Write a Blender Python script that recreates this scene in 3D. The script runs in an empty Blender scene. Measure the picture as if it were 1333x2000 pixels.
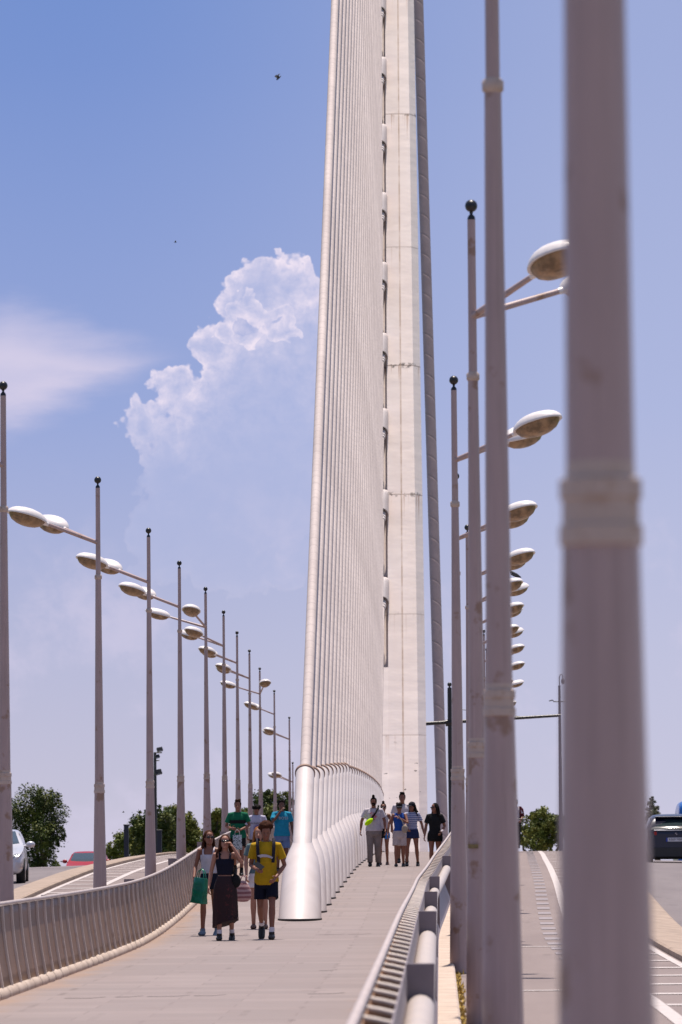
import bpy, math, random, zlib
import numpy as np
from mathutils import Vector, Matrix, Euler, noise as mnoise
random.seed(7); rng = np.random.default_rng(7)
R = math.radians
C = bpy.context.scene.collection
sc = bpy.context.scene
# ------------------------------------------------------------------ camera
F = 10000.0                                    # focal length in photo pixels (photo is 1333 x 2000)
ROLL = R(0.5)
v = Vector((860-666.5, -(1688-1000), -F)).normalized()      # where the bridge axis (+Y) points, in camera axes
u0 = Vector((-math.sin(ROLL), math.cos(ROLL), 0))
u0.z = -(u0.x*v.x+u0.y*v.y)/v.z
u0.normalize()
w0 = v.cross(u0)                               # world X = Y x Z
Rwc = Matrix((w0, v, u0)).transposed()         # columns: world X, Y, Z in camera axes
cam_d = bpy.data.cameras.new('camera')
cam = bpy.data.objects.new('camera', cam_d); C.objects.link(cam)
cam.rotation_euler = Rwc.transposed().to_euler()
cam_d.sensor_fit = 'VERTICAL'; cam_d.sensor_height = 36; cam_d.sensor_width = 24
cam_d.lens = 36*F/2000
cam_d.clip_start = 0.5; cam_d.clip_end = 20000
cam_d.dof.use_dof = True; cam_d.dof.focus_distance = 90; cam_d.dof.aperture_fstop = 7.2
sc.camera = cam
# ------------------------------------------------------------------ sky, sun, exposure
SUN_EL, SUN_AZ = R(77), R(7)                  # azimuth measured from +Y (ahead) towards +X (right)
EXPOSURE = 0.26
sc.view_settings.view_transform = 'Standard'; sc.view_settings.look = 'None'
sc.view_settings.exposure = EXPOSURE; sc.view_settings.gamma = 1
world = bpy.data.worlds.new('World'); sc.world = world; world.use_nodes = True
class NT:
    """tiny node-tree helper: every method returns an output socket"""
    def __init__(s, nt): s.nt = nt; s.nt.nodes.clear()
    def n(s, t, **kw):
        nd = s.nt.nodes.new(t)
        for k, val in kw.items(): setattr(nd, k, val)
        return nd
    def put(s, sock, val):
        if isinstance(val, bpy.types.NodeSocket): s.nt.links.new(val, sock)
        elif val is not None: sock.default_value = val
    def m(s, op, a, b=None, c=None, clamp=False):
        nd = s.n('ShaderNodeMath', operation=op, use_clamp=clamp)
        for i, x in enumerate((a, b, c)):
            if x is not None: s.put(nd.inputs[i], x)
        return nd.outputs[0]
    def vm(s, op, a, b=None, sc_=None):
        nd = s.n('ShaderNodeVectorMath', operation=op)
        s.put(nd.inputs[0], a)
        if b is not None: s.put(nd.inputs[1], b)
        if sc_ is not None: s.put(nd.inputs['Scale'], sc_)
        return nd.outputs['Value'] if op in ('LENGTH', 'DISTANCE', 'DOT_PRODUCT') else nd.outputs[0]
    def mix(s, f, a, b, mode='MIX'):
        nd = s.n('ShaderNodeMix', data_type='RGBA', blend_type=mode)
        s.put(nd.inputs['Factor'], f); s.put(nd.inputs['A'], a); s.put(nd.inputs['B'], b)
        return nd.outputs['Result']
    def rng(s, x, a, b, c=0., d=1., smooth=True):
        nd = s.n('ShaderNodeMapRange', interpolation_type='SMOOTHSTEP' if smooth else 'LINEAR')
        for i, y in enumerate((x, a, b, c, d)): s.put(nd.inputs[i], y)
        return nd.outputs[0]
    def noise(s, vec, scale, detail=4, rough=.55, dim='3D', out=0, dist=0):
        nd = s.n('ShaderNodeTexNoise', noise_dimensions=dim)
        if vec is not None: s.put(nd.inputs['Vector'], vec)
        nd.inputs['Scale'].default_value = scale; nd.inputs['Detail'].default_value = detail
        nd.inputs['Roughness'].default_value = rough; nd.inputs['Distortion'].default_value = dist
        return nd.outputs[out]
    def xyz(s, vec):
        nd = s.n('ShaderNodeSeparateXYZ'); s.put(nd.inputs[0], vec); return nd.outputs
    def comb(s, x, y, z):
        nd = s.n('ShaderNodeCombineXYZ')
        for i, q in enumerate((x, y, z)): s.put(nd.inputs[i], q)
        return nd.outputs[0]
    def ramp(s, f, stops):
        nd = s.n('ShaderNodeValToRGB'); s.put(nd.inputs[0], f)
        el = nd.color_ramp.elements
        while len(el) < len(stops): el.new(.5)
        for e, (p, c) in zip(el, stops):
            e.position = p; e.color = (*c, 1) if len(c) == 3 else c
        return nd.outputs[0]
def sky_uv(px, py):
    dx, dy = px-860, 1688-py
    return ((dx*math.cos(ROLL)+dy*math.sin(ROLL))/1000, (-dx*math.sin(ROLL)+dy*math.cos(ROLL))/1000)
def build_world():
    t = NT(world.node_tree)
    sky = t.n('ShaderNodeTexSky', sky_type='NISHITA', sun_disc=False)
    sky.sun_elevation = SUN_EL; sky.sun_rotation = SUN_AZ; sky.air_density = 1.0; sky.dust_density = 1.2; sky.ozone_density = 1.5
    co = t.n('ShaderNodeTexCoord').outputs['Generated']
    x, y, z = t.xyz(co)
    yy = t.m('MAXIMUM', y, 0.02)
    U = t.m('MULTIPLY', t.m('DIVIDE', x, yy), 10.); V = t.m('MULTIPLY', t.m('DIVIDE', z, yy), 10.)
    p = t.comb(U, V, 0.)
    # colour of the clear air near the horizon: lilac haze low down, deeper blue higher up
    tint = t.vm('SCALE', t.ramp(t.m('ADD', t.m('MULTIPLY', z, 4.5), .1), SKY_TINT), sc_=8.15)
    tint = t.mix(t.m('MULTIPLY', t.rng(U, -.75, .5), .38), tint, (5.0, 5.1, 6.6, 1))     # the air is hazier towards the right
    base = t.mix(t.rng(z, .16, .42), tint, t.mix(1.0, sky.outputs[0], (1.1, 1.0, 1.0, 1), 'MULTIPLY'))
    front = t.rng(y, .6, .9)
    # billows: domain warp
    w1 = t.vm('SUBTRACT', t.noise(p, 14., 6, .54, out=1), (.5, .5, .5))
    pw = t.vm('ADD', p, t.vm('SCALE', w1, sc_=.042))
    vor = t.n('ShaderNodeTexVoronoi', feature='SMOOTH_F1'); t.put(vor.inputs['Vector'], pw); vor.inputs['Scale'].default_value = 26.; vor.inputs['Detail'].default_value = 2.
    puff = t.m('MULTIPLY', t.m('SUBTRACT', .38, vor.outputs['Distance']), .045)
    def field(circles):
        f = None
        for (cx, cy, r) in circles:
            a, b = sky_uv(cx, cy)
            d = t.m('SUBTRACT', r/1000, t.vm('DISTANCE', pw, (a, b, 0.)))
            f = d if f is None else t.m('SMOOTH_MAX', f, d, .012)
        return t.m('ADD', f, puff)
    outer = field([(512, 564, 94), (572, 552, 72), (452, 590, 60), (416, 672, 66), (342, 752, 70), (276, 820, 68),
                   (330, 930, 85), (330, 1050, 110), (540, 800, 190), (480, 1000, 190), (620, 680, 120), (440, 850, 120), (380, 870, 70), (330, 858, 58), (366, 792, 55)])
    inner = field([(484, 620, 66), (540, 630, 60), (450, 640, 40)])
    third = field([(352, 758, 46), (300, 800, 34), (395, 720, 30), (363, 798, 17), (575, 565, 44)])
    fine = t.noise(pw, 30., 5, .65)
    def lit(f, fall, gain):
        a = t.rng(f, 0., .007)
        rim = t.m('ADD', t.m('MULTIPLY', t.m('POWER', 2.718, t.m('MULTIPLY', t.m('MAXIMUM', f, 0.), -fall)), .86), .14)
        return t.m('MULTIPLY', a, t.m('MULTIPLY', rim, t.m('MULTIPLY', gain, t.rng(fine, .32, .68, .35, 1.35, False))))
    vy = t.rng(V, .72, .98)
    ca = t.m('MULTIPLY', lit(outer, 34., .92), t.m('ADD', t.m('MULTIPLY', vy, .88), .10))
    cb = lit(inner, 42., .85)
    cc = lit(third, 34., .42)
    body = t.m('MULTIPLY', t.rng(outer, 0., .02), t.m('MULTIPLY', t.rng(V, .2, .9), .42))
    bright = t.m('MAXIMUM', ca, t.m('MAXIMUM', cb, cc))
    # fibrous anvil streaming in from the left
    a0, b0 = sky_uv(372, 692)
    du = t.m('SUBTRACT', a0, U)                                     # distance left of the tip
    wv = t.noise(t.vm('MULTIPLY', p, (2.2, 7., 1.)), 1.6, 5, .55)
    dv = t.m('ABSOLUTE', t.m('SUBTRACT', t.m('ADD', V, t.m('MULTIPLY', t.m('SUBTRACT', wv, .5), .15)), t.m('SUBTRACT', b0, t.m('MULTIPLY', du, .07))))
    half = t.m('MINIMUM', t.m('MULTIPLY', du, .37), .13)
    anv = t.m('MULTIPLY', t.rng(t.m('SUBTRACT', half, dv), -.03, .09), t.rng(du, -.03, .16))
    anv = t.m('MULTIPLY', anv, t.rng(wv, .25, .8, .72, 1.0))
    # faint low cumulus everywhere near the horizon
    lowc = t.noise(pw, 3.6, 6, .6)
    low = t.m('MULTIPLY', t.rng(lowc, .50, .68), t.m('MULTIPLY', t.rng(V, .85, .5), .5))
    hz = t.m('MAXIMUM', anv, low)
    c1 = t.mix(t.m('MULTIPLY', body, front), base, CLOUD_BODY)
    c2 = t.mix(t.m('MULTIPLY', hz, front), c1, CLOUD_HAZE)
    c3 = t.mix(t.m('MULTIPLY', bright, front, clamp=True), c2, CLOUD_LIT)
    bg = t.n('ShaderNodeBackground'); t.put(bg.inputs[0], c3); bg.inputs[1].default_value = SKY_STRENGTH
    out = t.n('ShaderNodeOutputWorld'); t.nt.links.new(bg.outputs[0], out.inputs[0])
SKY_STRENGTH = 0.10
SKY_TINT = [(0.0, (.52, .50, .62)), (.10, (.61, .575, .70)), (.28, (.50, .515, .71)), (.50, (.325, .405, .71)), (.80, (.20, .305, .65)), (1., (.155, .27, .62))]   # by sine of elevation: lilac haze at the horizon to deeper blue
CLOUD_BODY = (3.9, 4.3, 6.4, 1); CLOUD_HAZE = (5.6, 5.2, 6.7, 1); CLOUD_LIT = (8.0, 7.0, 7.8, 1)
build_world()
world.cycles.sampling_method = 'MANUAL'; world.cycles.sample_map_resolution = 512
sun_d = bpy.data.lights.new('sun', 'SUN'); sun_d.energy = 5.0; sun_d.angle = R(.53); sun_d.color = (1, .90, .80)
sun = bpy.data.objects.new('sun', sun_d); C.objects.link(sun)
sdir = Vector((math.sin(SUN_AZ)*math.cos(SUN_EL), math.cos(SUN_AZ)*math.cos(SUN_EL), math.sin(SUN_EL)))
sun.rotation_euler = sdir.to_track_quat('Z', 'Y').to_euler(); sun.location = sdir*60
sc.cycles.max_bounces = 6; sc.cycles.diffuse_bounces = 3; sc.cycles.glossy_bounces = 3
# ------------------------------------------------------------------ plan and profile of the bridge
AX = -2.33                                     # the plane of the stays; the deck is symmetrical about it
ZP = [(-40, -1.5), (0, -1.62), (9.75, -1.56), (26, -1.43), (42, -1.29), (58, -1.215), (66, -1.17), (74, -1.10), (84, -.93), (90, -.78), (106, -.41), (122, -.08), (137, .12),
      (153, .29), (170, .42), (185, .46), (201, .20), (217, -.40), (240, -1.5), (280, -3.4), (340, -6.2), (420, -6.9)]
WP = [(-40, 2.6), (0, 2.6), (74, 2.6), (90, 2.8), (106, 3.05), (122, 3.25), (137, 3.45), (153, 3.7), (170, 3.95), (185, 4.15), (201, 4.2), (217, 4.2), (260, 3.8), (420, 3.6)]
_g = np.arange(-40, 421, 1.)
def _smooth(P, k):
    a = np.interp(_g, *zip(*P)); ker = np.exp(-.5*(np.arange(-3*k, 3*k+1)/k)**2); ker /= ker.sum()
    return np.convolve(np.pad(a, 3*k, mode='edge'), ker, 'valid')
_zs, _ws = _smooth(ZP, 3), _smooth(WP, 3)
def zp(d): return float(np.interp(d, _g, _zs))
def W(d): return float(np.interp(d, _g, _ws))
# ------------------------------------------------------------------ mesh helpers
class MB:
    def __init__(s): s.v = []; s.f = []; s.sm = []; s.uv = {}
    def add(s, vs, fs, smooth=True):
        o = len(s.v); s.v.extend([tuple(map(float, q)) for q in vs]); s.f.extend([tuple(i+o for i in q) for q in fs]); s.sm.extend([smooth]*len(fs))
    def box(s, c, size, rot=None, bev=0.0):
        hx, hy, hz = [q/2 for q in size]; b = min(bev, hx*.49, hy*.49, hz*.49)
        if b <= 0:
            vs = [Vector((x, y, z)) for x in (-hx, hx) for y in (-hy, hy) for z in (-hz, hz)]
            fs = [(0, 1, 3, 2), (4, 6, 7, 5), (0, 4, 5, 1), (2, 3, 7, 6), (0, 2, 6, 4), (1, 5, 7, 3)]
        else:
            bm_v = []; idx = {}
            for sx in (-1, 1):
                for sy in (-1, 1):
                    for sz in (-1, 1):
                        for ax in range(3):
                            q = [sx*(hx-b), sy*(hy-b), sz*(hz-b)]; q[ax] = (sx*hx, sy*hy, sz*hz)[ax]
                            idx[(sx, sy, sz, ax)] = len(bm_v); bm_v.append(Vector(q))
            fs = []
            for ax in range(3):
                a1, a2 = (ax+1) % 3, (ax+2) % 3
                for sg in (-1, 1):
                    quad = []
                    for (p, q) in ((-1, -1), (1, -1), (1, 1), (-1, 1)):
                        k = [0, 0, 0]; k[ax] = sg; k[a1] = p; k[a2] = q; quad.append(idx[(*k, ax)])
                    fs.append(tuple(quad if sg > 0 else quad[::-1]))
                for p in (-1, 1):
                    for q in (-1, 1):      # bevel strips along axis ax
                        k1 = [0]*3; k1[a1] = p; k1[a2] = q; k1[ax] = -1; k2 = list(k1); k2[ax] = 1
                        qd = [idx[(*k1, a1)], idx[(*k2, a1)], idx[(*k2, a2)], idx[(*k1, a2)]]
                        fs.append(tuple(qd if p*q > 0 else qd[::-1]))
            for sx in (-1, 1):
                for sy in (-1, 1):
                    for sz in (-1, 1):
                        qd = [idx[(sx, sy, sz, a)] for a in range(3)]
                        fs.append(tuple(qd if sx*sy*sz > 0 else qd[::-1]))
            vs = bm_v
        M = rot if rot is not None else Matrix.Identity(3)
        s.add([M @ q + Vector(c) for q in vs], fs, False); return s
    def rings(s, rings, cap=True, smooth=True, closed=True):
        n = len(rings[0]); vs = [p for r in rings for p in r]; fs = []
        for i in range(len(rings)-1):
            for j in range(n if closed else n-1):
                a, b = i*n+j, i*n+(j+1) % n
                fs.append((a, b, b+n, a+n))
        s.add(vs, fs, smooth)
        if cap and closed:
            for r, rev in ((rings[0], True), (rings[-1], False)):
                s.add(r, [tuple(range(n))[::-1] if rev else tuple(range(n))], False)
        return s
    def tube(s, pts, rad, n=12, flat=None, cap=True, ref=None, smooth=True, round_=False):
        """pts: points, rad: radius or (a, b) per point; ref: direction of the first radius"""
        P = [Vector(p) for p in pts]; k = len(P)
        if not isinstance(rad, (list, tuple)) : rad = [rad]*k
        if round_:
            r0 = rad[0] if not isinstance(rad[0], tuple) else max(rad[0]); r1 = rad[-1] if not isinstance(rad[-1], tuple) else max(rad[-1])
            d0 = (P[0]-P[1]).normalized(); d1 = (P[-1]-P[-2]).normalized()
            def scl(r, q): return tuple(z*q for z in r) if isinstance(r, tuple) else r*q
            A = [(P[0]+d0*r0*math.sin(t), scl(rad[0], math.cos(t))) for t in (1.35, .95, .5)]
            B = [(P[-1]+d1*r1*math.sin(t), scl(rad[-1], math.cos(t))) for t in (.5, .95, 1.35)]
            P = [a for a, _ in A]+P+[b for b, _ in B]; rad = [a for _, a in A]+list(rad)+[b for _, b in B]; k = len(P)
        T = []
        for i in range(k):
            a = P[max(i-1, 0)]; b = P[min(i+1, k-1)]; T.append((b-a).normalized())
        X = Vector(ref) if ref is not None else (Vector((1, 0, 0)) if abs(T[0].x) < .9 else Vector((0, 1, 0)))
        out = []
        for i in range(k):
            X = X - T[i]*X.dot(T[i])
            X.normalize(); Y = T[i].cross(X)
            r = rad[i]; a, b = r if isinstance(r, tuple) else (r, r)
            out.append([P[i]+X*(a*math.cos(2*math.pi*j/n))+Y*(b*math.sin(2*math.pi*j/n)) for j in range(n)])
        return s.rings(out, cap, smooth)
    def ell(s, c, r, n=14, m=9, rot=None):
        M = rot if rot is not None else Matrix.Identity(3); out = []
        for i in range(m+1):
            t = math.pi*(i+.02)/(m+.04)
            out.append([M @ Vector((r[0]*math.sin(t)*math.cos(a), r[1]*math.sin(t)*math.sin(a), -r[2]*math.cos(t))) + Vector(c)
                        for a in [2*math.pi*j/n for j in range(n)]])
        return s.rings(out, True, True)
    def lathe(s, prof, c=(0, 0, 0), n=24, smooth=True, cap=True):
        return s.rings([[Vector((c[0]+r*math.cos(2*math.pi*j/n), c[1]+r*math.sin(2*math.pi*j/n), c[2]+z)) for j in range(n)] for r, z in prof], cap, smooth)
    def prism(s, poly, thick, M=None, o=(0, 0, 0), smooth=False):
        """poly in local XZ, extruded along local Y by thick"""
        M = M or Matrix.Identity(3); n = len(poly)
        a = [M @ Vector((x, -thick/2, z))+Vector(o) for x, z in poly]; b = [M @ Vector((x, thick/2, z))+Vector(o) for x, z in poly]
        s.add(a+b, [tuple(range(n)), tuple(range(2*n-1, n-1, -1))]+[(i, i+n, (i+1) % n+n, (i+1) % n) for i in range(n)], smooth); return s
    def mesh(s, name):
        me = bpy.data.meshes.new(name); me.from_pydata(s.v, [], s.f); me.polygons.foreach_set('use_smooth', s.sm); me.update(); return me
def link(name, mb, mat, parent=None, loc=None, rz=0):
    me = mb.mesh(name) if isinstance(mb, MB) else mb
    o = bpy.data.objects.new(name, me); C.objects.link(o)
    if mat is not None:
        me.materials.clear(); me.materials.append(mat)
    if parent is not None: o.parent = parent
    if loc is not None: o.location = loc
    if rz: o.rotation_euler.z = rz
    return o
def tag(o, label=None, cat=None, group=None, kind=None):
    if label: o['label'] = label
    if cat: o['category'] = cat
    if group: o['group'] = group
    if kind: o['kind'] = kind
    return o
def thing(name, label, cat, loc=(0, 0, 0), rz=0, group=None):
    o = bpy.data.objects.new(name, None); C.objects.link(o); o.location = loc; o.rotation_euler.z = rz; o.empty_display_size = .2
    return tag(o, label, cat, group)
def structure(name, mb, mat): return tag(link(name, mb, mat), kind='structure')
def copy_tree(o, parent=None):
    c = o.copy(); C.objects.link(c); c.parent = parent
    for ch in [q for q in KIDS.get(o.name, [])]: copy_tree(ch, c)
    return c
KIDS = {}
def index_kids(root):
    KIDS[root.name] = list(root.children)
    for ch in root.children: index_kids(ch)
ORD = 'first second third fourth fifth sixth seventh eighth ninth tenth eleventh twelfth thirteenth fourteenth fifteenth sixteenth seventeenth eighteenth nineteenth twentieth'.split()
ORD += ['twenty-'+q for q in 'first second third fourth fifth sixth seventh eighth ninth'.split()]
# ------------------------------------------------------------------ materials
def mat(name, col, rough=.6, metal=0., var=.08, scale=4., bump=0., bscale=40., spec=.5, coat=0., dirt=None, dscale=1.5, dlo=.55, dhi=.75, dfac=.6, sub=0):
    m = bpy.data.materials.new(name); m.use_nodes = True; t = NT(m.node_tree)
    b = t.n('ShaderNodeBsdfPrincipled'); out = t.n('ShaderNodeOutputMaterial'); t.nt.links.new(b.outputs[0], out.inputs[0])
    co = t.n('ShaderNodeTexCoord').outputs['Object']
    nz = t.noise(co, scale, 5, .6)
    lo = tuple(max(0, c*(1-var)) for c in col)+(1,); hi = tuple(min(1, c*(1+var)) for c in col)+(1,)
    c = t.mix(t.rng(nz, .3, .7), lo, hi)
    if dirt:
        dn = t.noise(co, dscale, 6, .65)
        c = t.mix(t.m('MULTIPLY', t.rng(dn, dlo, dhi), dfac), c, (*dirt, 1))
    t.put(b.inputs['Base Color'], c)
    b.inputs['Roughness'].default_value = rough; b.inputs['Metallic'].default_value = metal
    b.inputs['Specular IOR Level'].default_value = spec; b.inputs['Coat Weight'].default_value = coat
    if bump:
        bn = t.n('ShaderNodeBump'); bn.inputs['Strength'].default_value = bump; bn.inputs['Distance'].default_value = .01
        t.put(bn.inputs['Height'], t.noise(co, bscale, 4, .6)); t.nt.links.new(bn.outputs[0], b.inputs['Normal'])
    return m
def custom(name, fn, rough=.6, metal=0.):
    m = bpy.data.materials.new(name); m.use_nodes = True; t = NT(m.node_tree)
    b = t.n('ShaderNodeBsdfPrincipled'); out = t.n('ShaderNodeOutputMaterial'); t.nt.links.new(b.outputs[0], out.inputs[0])
    b.inputs['Roughness'].default_value = rough; b.inputs['Metallic'].default_value = metal
    fn(t, b, t.n('ShaderNodeTexCoord').outputs['Object']); return m
def bump_from(t, b, h, st=.3, dist=.01):
    bn = t.n('ShaderNodeBump'); bn.inputs['Strength'].default_value = st; bn.inputs['Distance'].default_value = dist
    t.put(bn.inputs['Height'], h); t.nt.links.new(bn.outputs[0], b.inputs['Normal'])
# paving: long slabs across the walkway, sandy dirt towards the kerbs
def f_pave(t, b, co):
    at = t.n('ShaderNodeAttribute', attribute_name='edge').outputs['Fac']
    br = t.n('ShaderNodeTexBrick'); t.put(br.inputs['Vector'], co)
    br.offset = .5; br.inputs['Color1'].default_value = (0.209, 0.171, 0.167, 1); br.inputs['Color2'].default_value = (0.257, 0.209, 0.203, 1)
    br.inputs['Mortar'].default_value = (.185, .148, .145, 1); br.inputs['Scale'].default_value = 1.
    br.inputs['Mortar Size'].default_value = .011; br.inputs['Mortar Smooth'].default_value = .3; br.inputs['Brick Width'].default_value = 1.25; br.inputs['Row Height'].default_value = .80
    br.inputs['Bias'].default_value = -.2
    c = br.outputs[0]
    b2 = t.n('ShaderNodeTexBrick'); t.put(b2.inputs['Vector'], co); b2.offset = .37; b2.inputs['Scale'].default_value = 1.; b2.inputs['Brick Width'].default_value = 1.25; b2.inputs['Row Height'].default_value = 2.4; b2.inputs['Mortar Size'].default_value = .035; b2.inputs['Mortar Smooth'].default_value = .1
    c = t.mix(t.m('MULTIPLY', b2.outputs['Fac'], t.rng(t.noise(co, .9, 4, .7), .45, .65, .0, .42)), c, (.10, .075, .072, 1))
    st = t.noise(t.vm('MULTIPLY', co, (.9, .8, 1.)), 2.2, 5, .75)
    c = t.mix(t.rng(st, .56, .70, 0., .35), c, (.15, .115, .11, 1))
    big = t.noise(t.vm('MULTIPLY', co, (1., .25, 1.)), 1.2, 5, .6)
    c = t.mix(t.rng(big, .35, .7, 0., .4), c, (.21, .165, .16, 1))
    wob = t.m('MULTIPLY', t.m('SUBTRACT', t.noise(t.vm('MULTIPLY', co, (1., .3, 1.)), 1.7, 4, .6), .5), .5)
    c = t.mix(t.rng(t.m('ADD', at, wob), .74, 1.02, 0., .6), c, (.28, .175, .115, 1))
    sp = t.noise(co, 9., 3, .7)
    c = t.mix(t.rng(sp, .72, .78, 0., .55), c, (.2, .15, .14, 1))
    t.put(b.inputs['Base Color'], c); bump_from(t, b, t.noise(co, 60., 3), .15)
M_pave = custom('paving', f_pave, .8)
def f_asph(c1, c2, light, mac=.6):
    def f(t, b, co):
        n1 = t.noise(t.vm('MULTIPLY', co, (1., .12, 1.)), 1.1, 5, .6); n2 = t.noise(co, 35., 3, .7); n3 = t.noise(t.vm('MULTIPLY', co, (3., .5, 1.)), .8, 6, .7)
        c = t.mix(t.rng(n1, .3, .7), c1, c2)
        c = t.mix(t.rng(n2, .35, .75, 0., .25), c, light)
        c = t.mix(t.rng(n3, .56, .72, 0., mac), c, tuple(q*.78 for q in c1[:3])+(1,))
        t.put(b.inputs['Base Color'], c); bump_from(t, b, n2, .35)
    return f
M_lane = custom('cycle_lane_asphalt', f_asph((.175, .135, .13, 1), (.21, .165, .157, 1), (.29, .24, .23, 1)), .85)
M_road = custom('road_asphalt', f_asph((.13, .108, .115, 1), (.16, .135, .14, 1), (.23, .2, .2, 1)), .8)
M_line = mat('road_paint', (.48, .43, .42), .7, var=.1, scale=6, dirt=(.3, .24, .22), dscale=3., dlo=.5, dhi=.7, dfac=.5)
M_dash = mat('worn_road_paint', (.235, .205, .22), .75, var=.15, scale=6, dirt=(.25, .2, .2), dscale=3., dlo=.45, dhi=.7, dfac=.6)
M_yellow = mat('yellow_road_paint', (.55, .32, .13), .75, var=.15, scale=5, dirt=(.35, .25, .2), dscale=2., dfac=.6)
def f_kerb(t, b, co):
    n = t.noise(co, 2.5, 5, .65)
    c = t.mix(t.rng(n, .3, .7), (.42, .33, .27, 1), (.54, .44, .37, 1))
    y = t.xyz(co)[1]; fr = t.m('FRACT', t.m('MULTIPLY', y, 1/1.0))
    c = t.mix(t.m('LESS_THAN', fr, .03), c, (.10, .07, .05, 1))
    c = t.mix(t.rng(t.noise(co, 6., 5, .7), .6, .75, 0., .6), c, (.26, .17, .10, 1))
    t.put(b.inputs['Base Color'], c); bump_from(t, b, n, .3)
M_kerb = custom('kerb_stone', f_kerb, .8)
M_sand = mat('sandy_kerb_top', (.31, .235, .185), .85, var=.2, scale=3, dirt=(.2, .15, .11), dscale=2.)
M_ground = mat('riverbed_grass', (.10, .12, .05), .95, var=.4, scale=.05, dirt=(.22, .18, .11), dscale=.03)
M_conc = mat('deck_concrete', (.4, .38, .36), .85, var=.1, scale=.8, bump=.2)
M_dark = mat('dark_rubber', (.02, .018, .018), .7)
M_joint_and_shadow = mat('joint_and_slab_shadow', (.05, .04, .04), .8)
# painted steel
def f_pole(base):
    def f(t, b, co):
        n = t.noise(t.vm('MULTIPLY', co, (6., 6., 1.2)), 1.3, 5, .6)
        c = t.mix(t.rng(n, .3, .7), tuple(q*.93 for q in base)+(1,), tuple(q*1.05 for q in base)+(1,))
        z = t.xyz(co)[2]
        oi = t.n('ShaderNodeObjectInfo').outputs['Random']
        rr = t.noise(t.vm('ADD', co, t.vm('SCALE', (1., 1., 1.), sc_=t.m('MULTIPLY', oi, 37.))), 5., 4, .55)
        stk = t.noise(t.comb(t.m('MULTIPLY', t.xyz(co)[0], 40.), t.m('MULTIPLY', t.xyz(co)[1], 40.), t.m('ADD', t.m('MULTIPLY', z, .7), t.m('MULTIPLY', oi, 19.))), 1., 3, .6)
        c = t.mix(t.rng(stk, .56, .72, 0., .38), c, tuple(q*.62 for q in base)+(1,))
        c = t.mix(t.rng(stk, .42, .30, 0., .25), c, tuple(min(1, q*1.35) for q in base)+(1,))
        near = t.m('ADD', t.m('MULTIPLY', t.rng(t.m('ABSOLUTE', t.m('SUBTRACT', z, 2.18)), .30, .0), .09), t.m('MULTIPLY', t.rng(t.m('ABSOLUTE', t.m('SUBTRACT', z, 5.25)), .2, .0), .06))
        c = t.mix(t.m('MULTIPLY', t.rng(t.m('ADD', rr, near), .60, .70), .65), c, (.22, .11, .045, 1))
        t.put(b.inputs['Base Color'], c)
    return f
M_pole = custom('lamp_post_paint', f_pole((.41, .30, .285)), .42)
M_collar = mat('rusty_collar_paint', (.50, .39, .33), .5, var=.06, scale=5, dirt=(.33, .20, .12), dscale=9., dlo=.5, dhi=.68, dfac=.6)
M_cap = mat('lamp_shell', (.76, .71, .70), .32, var=.04, scale=8)
M_lens = mat('dirty_lamp_glass', (.26, .16, .085), .35, var=.45, scale=9, dirt=(.5, .38, .25), dscale=12.)
M_black = mat('black_paint', (.012, .012, .014), .35)
M_white = mat('housing_white', (.57, .51, .50), .55, var=.035, scale=2, dirt=(.50, .43, .41), dscale=1.2, dlo=.5, dhi=.7, dfac=.5, bump=.05, bscale=5)
M_ring = mat('weathered_collar', (.27, .17, .13), .7, var=.35, scale=10)
def f_cable(t, b, co):
    uv = t.n('ShaderNodeAttribute', attribute_name='along').outputs['Fac']
    oi = t.n('ShaderNodeObjectInfo').outputs['Random']
    ph = t.m('ADD', t.m('MULTIPLY', uv, 1/.30), t.m('MULTIPLY', t.m('SUBTRACT', t.noise(co, .6, 3), .5), 1.2))
    s = t.m('FRACT', t.m('ADD', ph, t.m('MULTIPLY', oi, 5.)))
    tri = t.m('ABSOLUTE', t.m('SUBTRACT', s, .5))
    n = t.noise(t.comb(uv, oi, 0.), .35, 5, .6); n2 = t.noise(co, 9., 3, .6)
    c = t.mix(t.rng(n, .3, .7), (.44, .375, .36, 1), (.54, .465, .445, 1))
    c = t.mix(t.rng(n2, .35, .7, 0., .25), c, (.30, .26, .26, 1))
    c = t.mix(t.rng(tri, .44, .5, 0., .28), c, (.17, .135, .135, 1))
    t.put(b.inputs['Base Color'], c); bump_from(t, b, t.rng(tri, .38, .5, 1., 0.), .25, .012)
M_cable = custom('spiral_wrapped_cable', f_cable, .75)
def f_back(t, b, co):
    uv = t.n('ShaderNodeAttribute', attribute_name='along').outputs['Fac']; an = t.n('ShaderNodeAttribute', attribute_name='round').outputs['Fac']
    s = t.m('FRACT', t.m('ADD', t.m('MULTIPLY', uv, 1/1.05), an)); tri = t.m('ABSOLUTE', t.m('SUBTRACT', s, .5))
    n = t.noise(co, 1.2, 5, .6)
    c = t.mix(t.rng(n, .3, .7), (.34, .255, .255, 1), (.40, .305, .30, 1))
    c = t.mix(t.rng(tri, .475, .495, 0., .5), c, (.14, .10, .09, 1))
    t.put(b.inputs['Base Color'], c); bump_from(t, b, t.rng(tri, .42, .5, 1., 0.), .5, .02)
M_backstay = custom('wrapped_backstay', f_back, .5)
SEAMS = [5.4, 10.6, 15.9, 21.8, 27.4, 33.9, 40.2, 46.5, 53, 60, 67, 74, 81, 88, 95, 102]
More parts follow.
